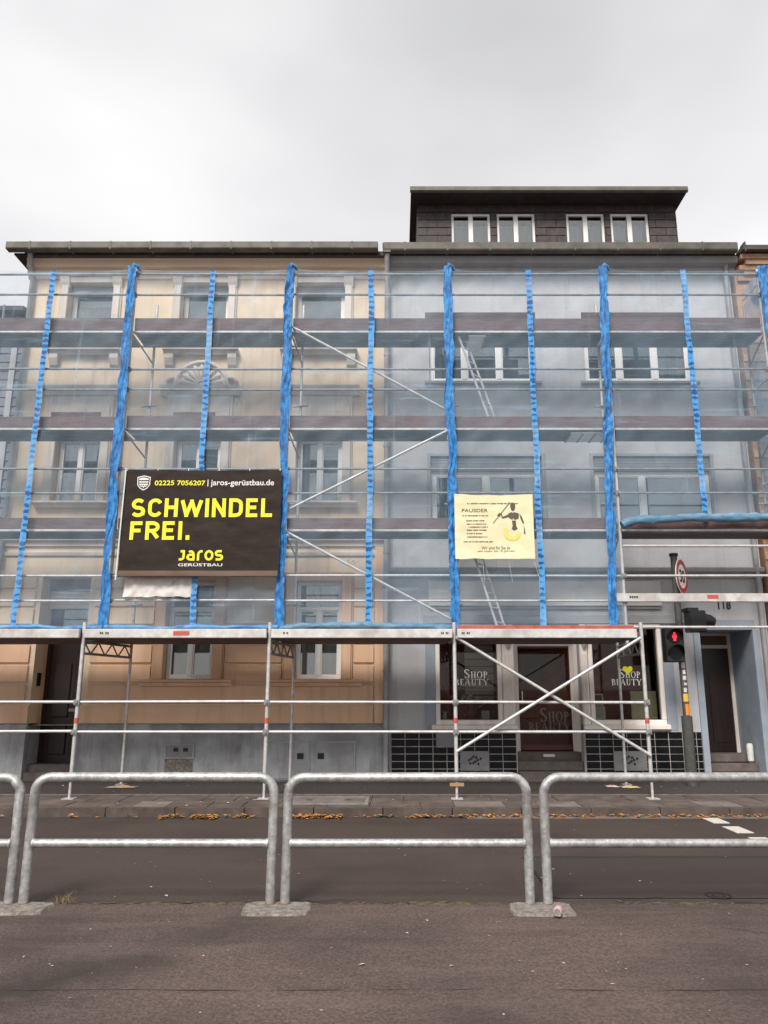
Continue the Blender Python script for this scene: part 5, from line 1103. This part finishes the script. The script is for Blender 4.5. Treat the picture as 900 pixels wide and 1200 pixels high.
# pedestrian head facing the road
py_ = TY - .12; hx0, hx1, hz0, hz1 = xat(778.5, 755, py_), xat(800, 755, py_), zat(776, py_), zat(736, py_)
hd = box('signal_head', 'black_plastic', tp, hx0, hx1, py_ - .08, py_ + .14, hz0, hz1, bevel=.015)
box('head_bracket', 'black_plastic', hd, hx1 - .02, tx, TY - .03, TY + .03, hz0 + .1, hz0 + .15); box('head_bracket', 'black_plastic', hd, hx1 - .02, tx, TY - .03, TY + .03, hz1 - .15, hz1 - .1)
hm = (hx0 + hx1) / 2
for zc_ in (hz1 - .16, hz0 + .16):
    MB().prism_y([(hm + .125 * math.cos(k * math.pi / 10), zc_ + .125 * math.sin(k * math.pi / 10)) for k in range(20)], py_ - .086, py_ - .0805).build('lens', 'tile_black', hd)
    b = MB(); n = 14
    for k in range(n):
        a, c = math.pi * (-.12 + 1.24 * k / n), math.pi * (-.12 + 1.24 * (k + 1) / n)
        for r_ in (.135, .145): b.add([(hm + r_ * math.cos(a), py_ - .08, zc_ + r_ * math.sin(a)), (hm + r_ * math.cos(c), py_ - .08, zc_ + r_ * math.sin(c)), (hm + r_ * math.cos(c), py_ - .08 - .16 * math.sin(max(c, 0) * .8 + .3), zc_ + r_ * math.sin(c)), (hm + r_ * math.cos(a), py_ - .08 - .16 * math.sin(max(a, 0) * .8 + .3), zc_ + r_ * math.sin(a))], [(0, 1, 2, 3)])
    b.build('visor', 'black_plastic', hd, fix=False)
zc_ = hz1 - .16; q = MB(); ya, yb = py_ - .092, py_ - .0865  # standing figure
q.prism_y([(hm + .018 * math.cos(k * math.pi / 5), zc_ + .058 + .018 * math.sin(k * math.pi / 5)) for k in range(10)], ya, yb)
q.prism_y([(hm + .72 * a_, zc_ + .72 * c_) for a_, c_ in ((-.05, .045), (.05, .045), (.055, -.03), (.03, -.03), (.03, -.105), (.006, -.105), (0, -.04), (-.006, -.105), (-.03, -.105), (-.03, -.03), (-.055, -.03))], ya, yb)
q.build('red_man', 'signal_red', hd)
# vehicle head, turned to the right
vx0_, vx1_ = xat(805, 726, TY), xat(824, 726, TY)
vh = box('vehicle_head', 'black_plastic', tp, vx0_, vx1_, TY - .16, TY + .16, zat(741, TY), zat(716, TY), bevel=.02)
box('head_bracket', 'black_plastic', vh, tx, vx0_ + .02, TY - .03, TY + .03, zat(716, TY), zat(714, TY)); box('housing_top', 'black_plastic', vh, vx0_ - .03, vx0_ + .17, TY - .15, TY + .15, zat(717, TY), zat(713, TY))
MB().tube([(vx1_ - .01, TY, zat(727, TY)), (vx1_ + .12, TY, zat(728, TY)), (vx1_ + .2, TY, zat(729.5, TY))], .13, 14, [.13, .12, .085]).build('visor', 'black_plastic', vh, smooth=True)

# ------------------------------------------------------------------ things in the shop and on the steps
for (a, c) in SX:
    box('display_board', 'interior_wood', hg, a + .09, c - .09, WY + .12, WY + .75, SZ[0] - .08, SZ[0] + .085)
box('shop_back_wall', 'interior_wood', hg, .3, 5.3, WY + 1.3, WY + 1.35, .31, 3.7)
SB = SZ[0] + .086
# slatted shelf unit behind the left window
q = thing('shelf_unit', (1.62, WY + .6, SB), 'pale slatted wall shelf inside the left shop window', 'shelf')
for k in range(9): box('slat', 'shelf_slats', q, 1.36, 1.93, WY + .58, WY + .61, SB + .32 + k * .14, SB + .44 + k * .14)
for xx in (1.37, 1.92): box('upright', 'interior_wood', q, xx - .015, xx + .015, WY + .611, WY + .64, SB, SB + 1.6)
t_ = thing('table_lamp', (.98, WY + .45, SB), 'small red lamp in the left shop window', 'lamp')
MB().tube([(.98, WY + .45, SB), (.98, WY + .45, SB + .02), (.98, WY + .45, SB + .05), (.98, WY + .45, SB + .5)], .02, 10, [.08, .08, .015, .012]).build('stand', 'lamp_red', t_)
MB().tube([(.98, WY + .45, SB + .46), (.98, WY + .45, SB + .62)], .1, 14, [.13, .07]).build('shade', 'lamp_red', t_)
tag(MB().tube([(1.72, WY + .3, SB), (1.72, WY + .3, SB + .16)], .09, 6).build('gift_box', 'box_green'), 'small pale green box in the left shop window', 'box')
t_ = thing('vase', (.93, WY + .3, SB), 'small white vase in the left shop window', 'vase'); MB().tube([(.93, WY + .3, SB + d_) for d_ in (0, .04, .1, .14)], .04, 12, [.03, .05, .03, .04]).build('body', 'white_plastic', t_, smooth=True)
t_ = thing('flowers', (1.45, WY + .42, SB), 'bunch of white flowers in the left shop window', 'flowers')
MB().tube([(1.45, WY + .42, SB + d_) for d_ in (0, .06, .2, .3)], .05, 10, [.05, .07, .04, .05]).build('pot', 'interior_wood', t_, smooth=True)
for k in range(26):
    c = Vector((1.45 + RND.gauss(0, .1), WY + .42 + RND.gauss(0, .06), SB + .38 + RND.gauss(0, .04))); r_ = RND.uniform(.02, .035)
    MB().tube([c + Vector((0, 0, -r_)), c + Vector((0, 0, -r_ * .5)), c + Vector((0, 0, r_ * .5)), c + Vector((0, 0, r_))], r_, 6, [.004, r_, r_, .004]).build('bloom', 'white_plastic', t_)
def leaning(name, xa, xb, z0, z1, m, label, inner, im):
    t = thing(name, ((xa + xb) / 2, WY + .3, z0), label, 'poster' if 'poster' in name else 'picture frame'); f = .025
    q = MB(); yy = WY + .26
    q.box(xa, xb, yy, yy + .02, z0, z0 + f); q.box(xa, xb, yy, yy + .02, z1 - f, z1); q.box(xa, xa + f, yy, yy + .02, z0 + f, z1 - f); q.box(xb - f, xb, yy, yy + .02, z0 + f, z1 - f); q.build('frame', m, t)
    box('picture', im, t, xa + f, xb - f, yy + .008, yy + .014, z0 + f, z1 - f); box('stand', m, t, (xa + xb) / 2 - .02, (xa + xb) / 2 + .02, yy + .021, yy + .16, z0, z0 + .02)
leaning('picture_frame', xat(693, 830, WY + .26), xat(709, 830, WY + .26), SB, zat(828, WY + .26), 'white_frame', 'low white picture frame in the right shop window', 1, 'curtain')
leaning('picture_frame', xat(693, 815, WY + .3), xat(706, 815, WY + .3), zat(827, WY + .26), zat(813, WY + .26), 'white_frame', 'small dark picture in white frame above another in right shop window', 1, 'interior')
leaning('poster_board', xat(740, 830, WY + .26), xat(770, 830, WY + .26), SB, zat(810, WY + .26), 'poster_green', 'pale green poster board leaning in the right shop window', 1, 'poster_green')
t_ = thing('canister', (xat(881, 892, WY + .3), WY + .33, .40), 'narrow white canister on the entrance steps', 'canister')
cx_, cy_, cz_ = t_.location
MB().tube([(cx_, cy_, cz_), (cx_, cy_, cz_ + .06), (cx_, cy_, cz_ + .34), (cx_, cy_, cz_ + .37)], .06, 14, [.055, .06, .06, .045]).build('body', 'white_plastic', t_, smooth=True)
MB().tube([(cx_, cy_, cz_ + .0), (cx_, cy_, cz_ + .05)], .062, 14).build('band', 'pole_dark', t_)

# ------------------------------------------------------------------ litter, leaves, weeds
def leaf(b, x, y, z, r, rng):
    a = rng.uniform(0, 6.3); c, s = math.cos(a), math.sin(a); l, wd = r * rng.uniform(.9, 1.4), r * rng.uniform(.45, .8); h = r * rng.uniform(.1, .55)
    P = lambda u, v, k: (x + c * u - s * v, y + s * u + c * v, z + k)
    b.add([P(-l, 0, 0), P(0, -wd, h), P(l, 0, h * .4), P(0, wd, h * .7), P(0, 0, .002)], [(0, 1, 4), (1, 2, 4), (2, 3, 4), (3, 0, 4)])
b = MB(); rng = random.Random(4)
for (pa, pb, n, sp) in ((186, 214, 34, .09), (226, 254, 110, .10), (256, 300, 22, .07), (338, 400, 170, .08), (402, 480, 14, .05), (480, 520, 40, .05), (520, 700, 110, .04), (700, 900, 90, .04), (0, 190, 14, .06), (-150, 0, 60, .06)):
    for i in range(n):
        x = xat(rng.uniform(pa, pb), 957, KERB_Y - .1); yy = KERB_Y - .01 - abs(rng.gauss(0, sp)) - .02
        leaf(b, x, yy, .004 + rng.random() * .035, rng.uniform(.018, .05), rng)
tag(b.build('gutter_leaves', 'leaf_orange', fix=False), 'fallen orange leaves gathered along the kerb', 'leaves', kind='stuff')
b = MB()
for i in range(300):
    yy = 2.3 + 8.9 * rng.random() ** 1.3; x = rng.uniform(-.62, .62) * (yy + 1.2)
    leaf(b, x, yy, .010, rng.uniform(.005, .013) * (2.0 if rng.random() < .14 else 1), rng)
for i in range(60): leaf(b, rng.uniform(-7, 7), rng.uniform(11.9, 14.8), PAV + .01, rng.uniform(.012, .03), rng)
tag(b.build('leaf_scraps', 'leaf_pale', fix=False), 'pale dry leaf scraps scattered on the asphalt', 'leaves', kind='stuff')
b = MB(); gx, gy = xat(75, 1056, 7.2), 7.2
for i in range(26):
    a = rng.uniform(0, 6.3); l = rng.uniform(.02, .11); o = rng.uniform(.3, 1.5); x, y_ = gx + rng.gauss(0, .05), gy + rng.gauss(0, .025)
    dx, dy = math.cos(a) * l * o, math.sin(a) * l * o
    b.add([(x - .003, y_, .003), (x + .003, y_, .003), (x + dx * .5 + .002, y_ + dy * .5, l * .7), (x + dx, y_ + dy, l), (x + dx * .5 - .002, y_ + dy * .5, l * .7)], [(0, 1, 2, 4), (4, 2, 3)])
tag(b.build('grass_tuft', 'grass_dry', fix=False), 'dry grass tuft beside the left railing post', 'grass')
# crushed can on the footing
cx_, cy_ = xat(651, 1076, 6.80), 6.80
t_ = thing('crushed_can', (cx_, cy_, .022), 'crushed pink can lying by the right railing foot', 'can')
d_ = Vector((.25, 1, 0)).normalized(); p = Vector((cx_, cy_ - .09, .055))
q = MB().tube([p + d_ * k * .0225 for k in range(8)], .033, 14, [.026, .033, .034, .031, .034, .030, .033, .027])
q.v = [(a + .008 * nz3(a * 40, c * 40, e * 40), c, max(.024, e * .82 + .008 * nz3(a * 50, c * 30, e * 30 + 5))) for a, c, e in q.v]
q.build('body', 'can_pink', t_, smooth=True); MB().tube([p - d_ * .002, p + d_ * .004], .026, 14).build('lid', 'steel_old_or_shaded', t_)
def rag(px_, py_, Y, sx_, sy_, m, label, seed):
    x, yy = xat(px_, py_, Y), Y
    o = MB().grid(lambda u, v: (x + (u - .5) * sx_ * (1 + .3 * nz3(seed, v * 4, 1)), yy + (v - .5) * sy_ * (1 + .3 * nz3(u * 4, seed, 2)), PAV + .012 + .05 * abs(nz3(u * 5, v * 5, seed)) * math.sin(math.pi * u) * math.sin(math.pi * v) ** .5), 16, 10).build('crumpled_paper', m, smooth=True, fix=False)
    tag(o, label, 'litter')
rag(717, 916, 14.2, .20, .22, 'rag_pink', 'crumpled pink paper on the dark paving before the shop', 3.2)
rag(738, 917, 14.1, .30, .25, 'rag_yellow', 'crumpled yellowish paper on the dark paving before the shop', 8.1)
rag(143, 917, 14.1, .5, .2, 'wood_plank', 'flattened brown cardboard on the dark paving by the back post', 5.7)
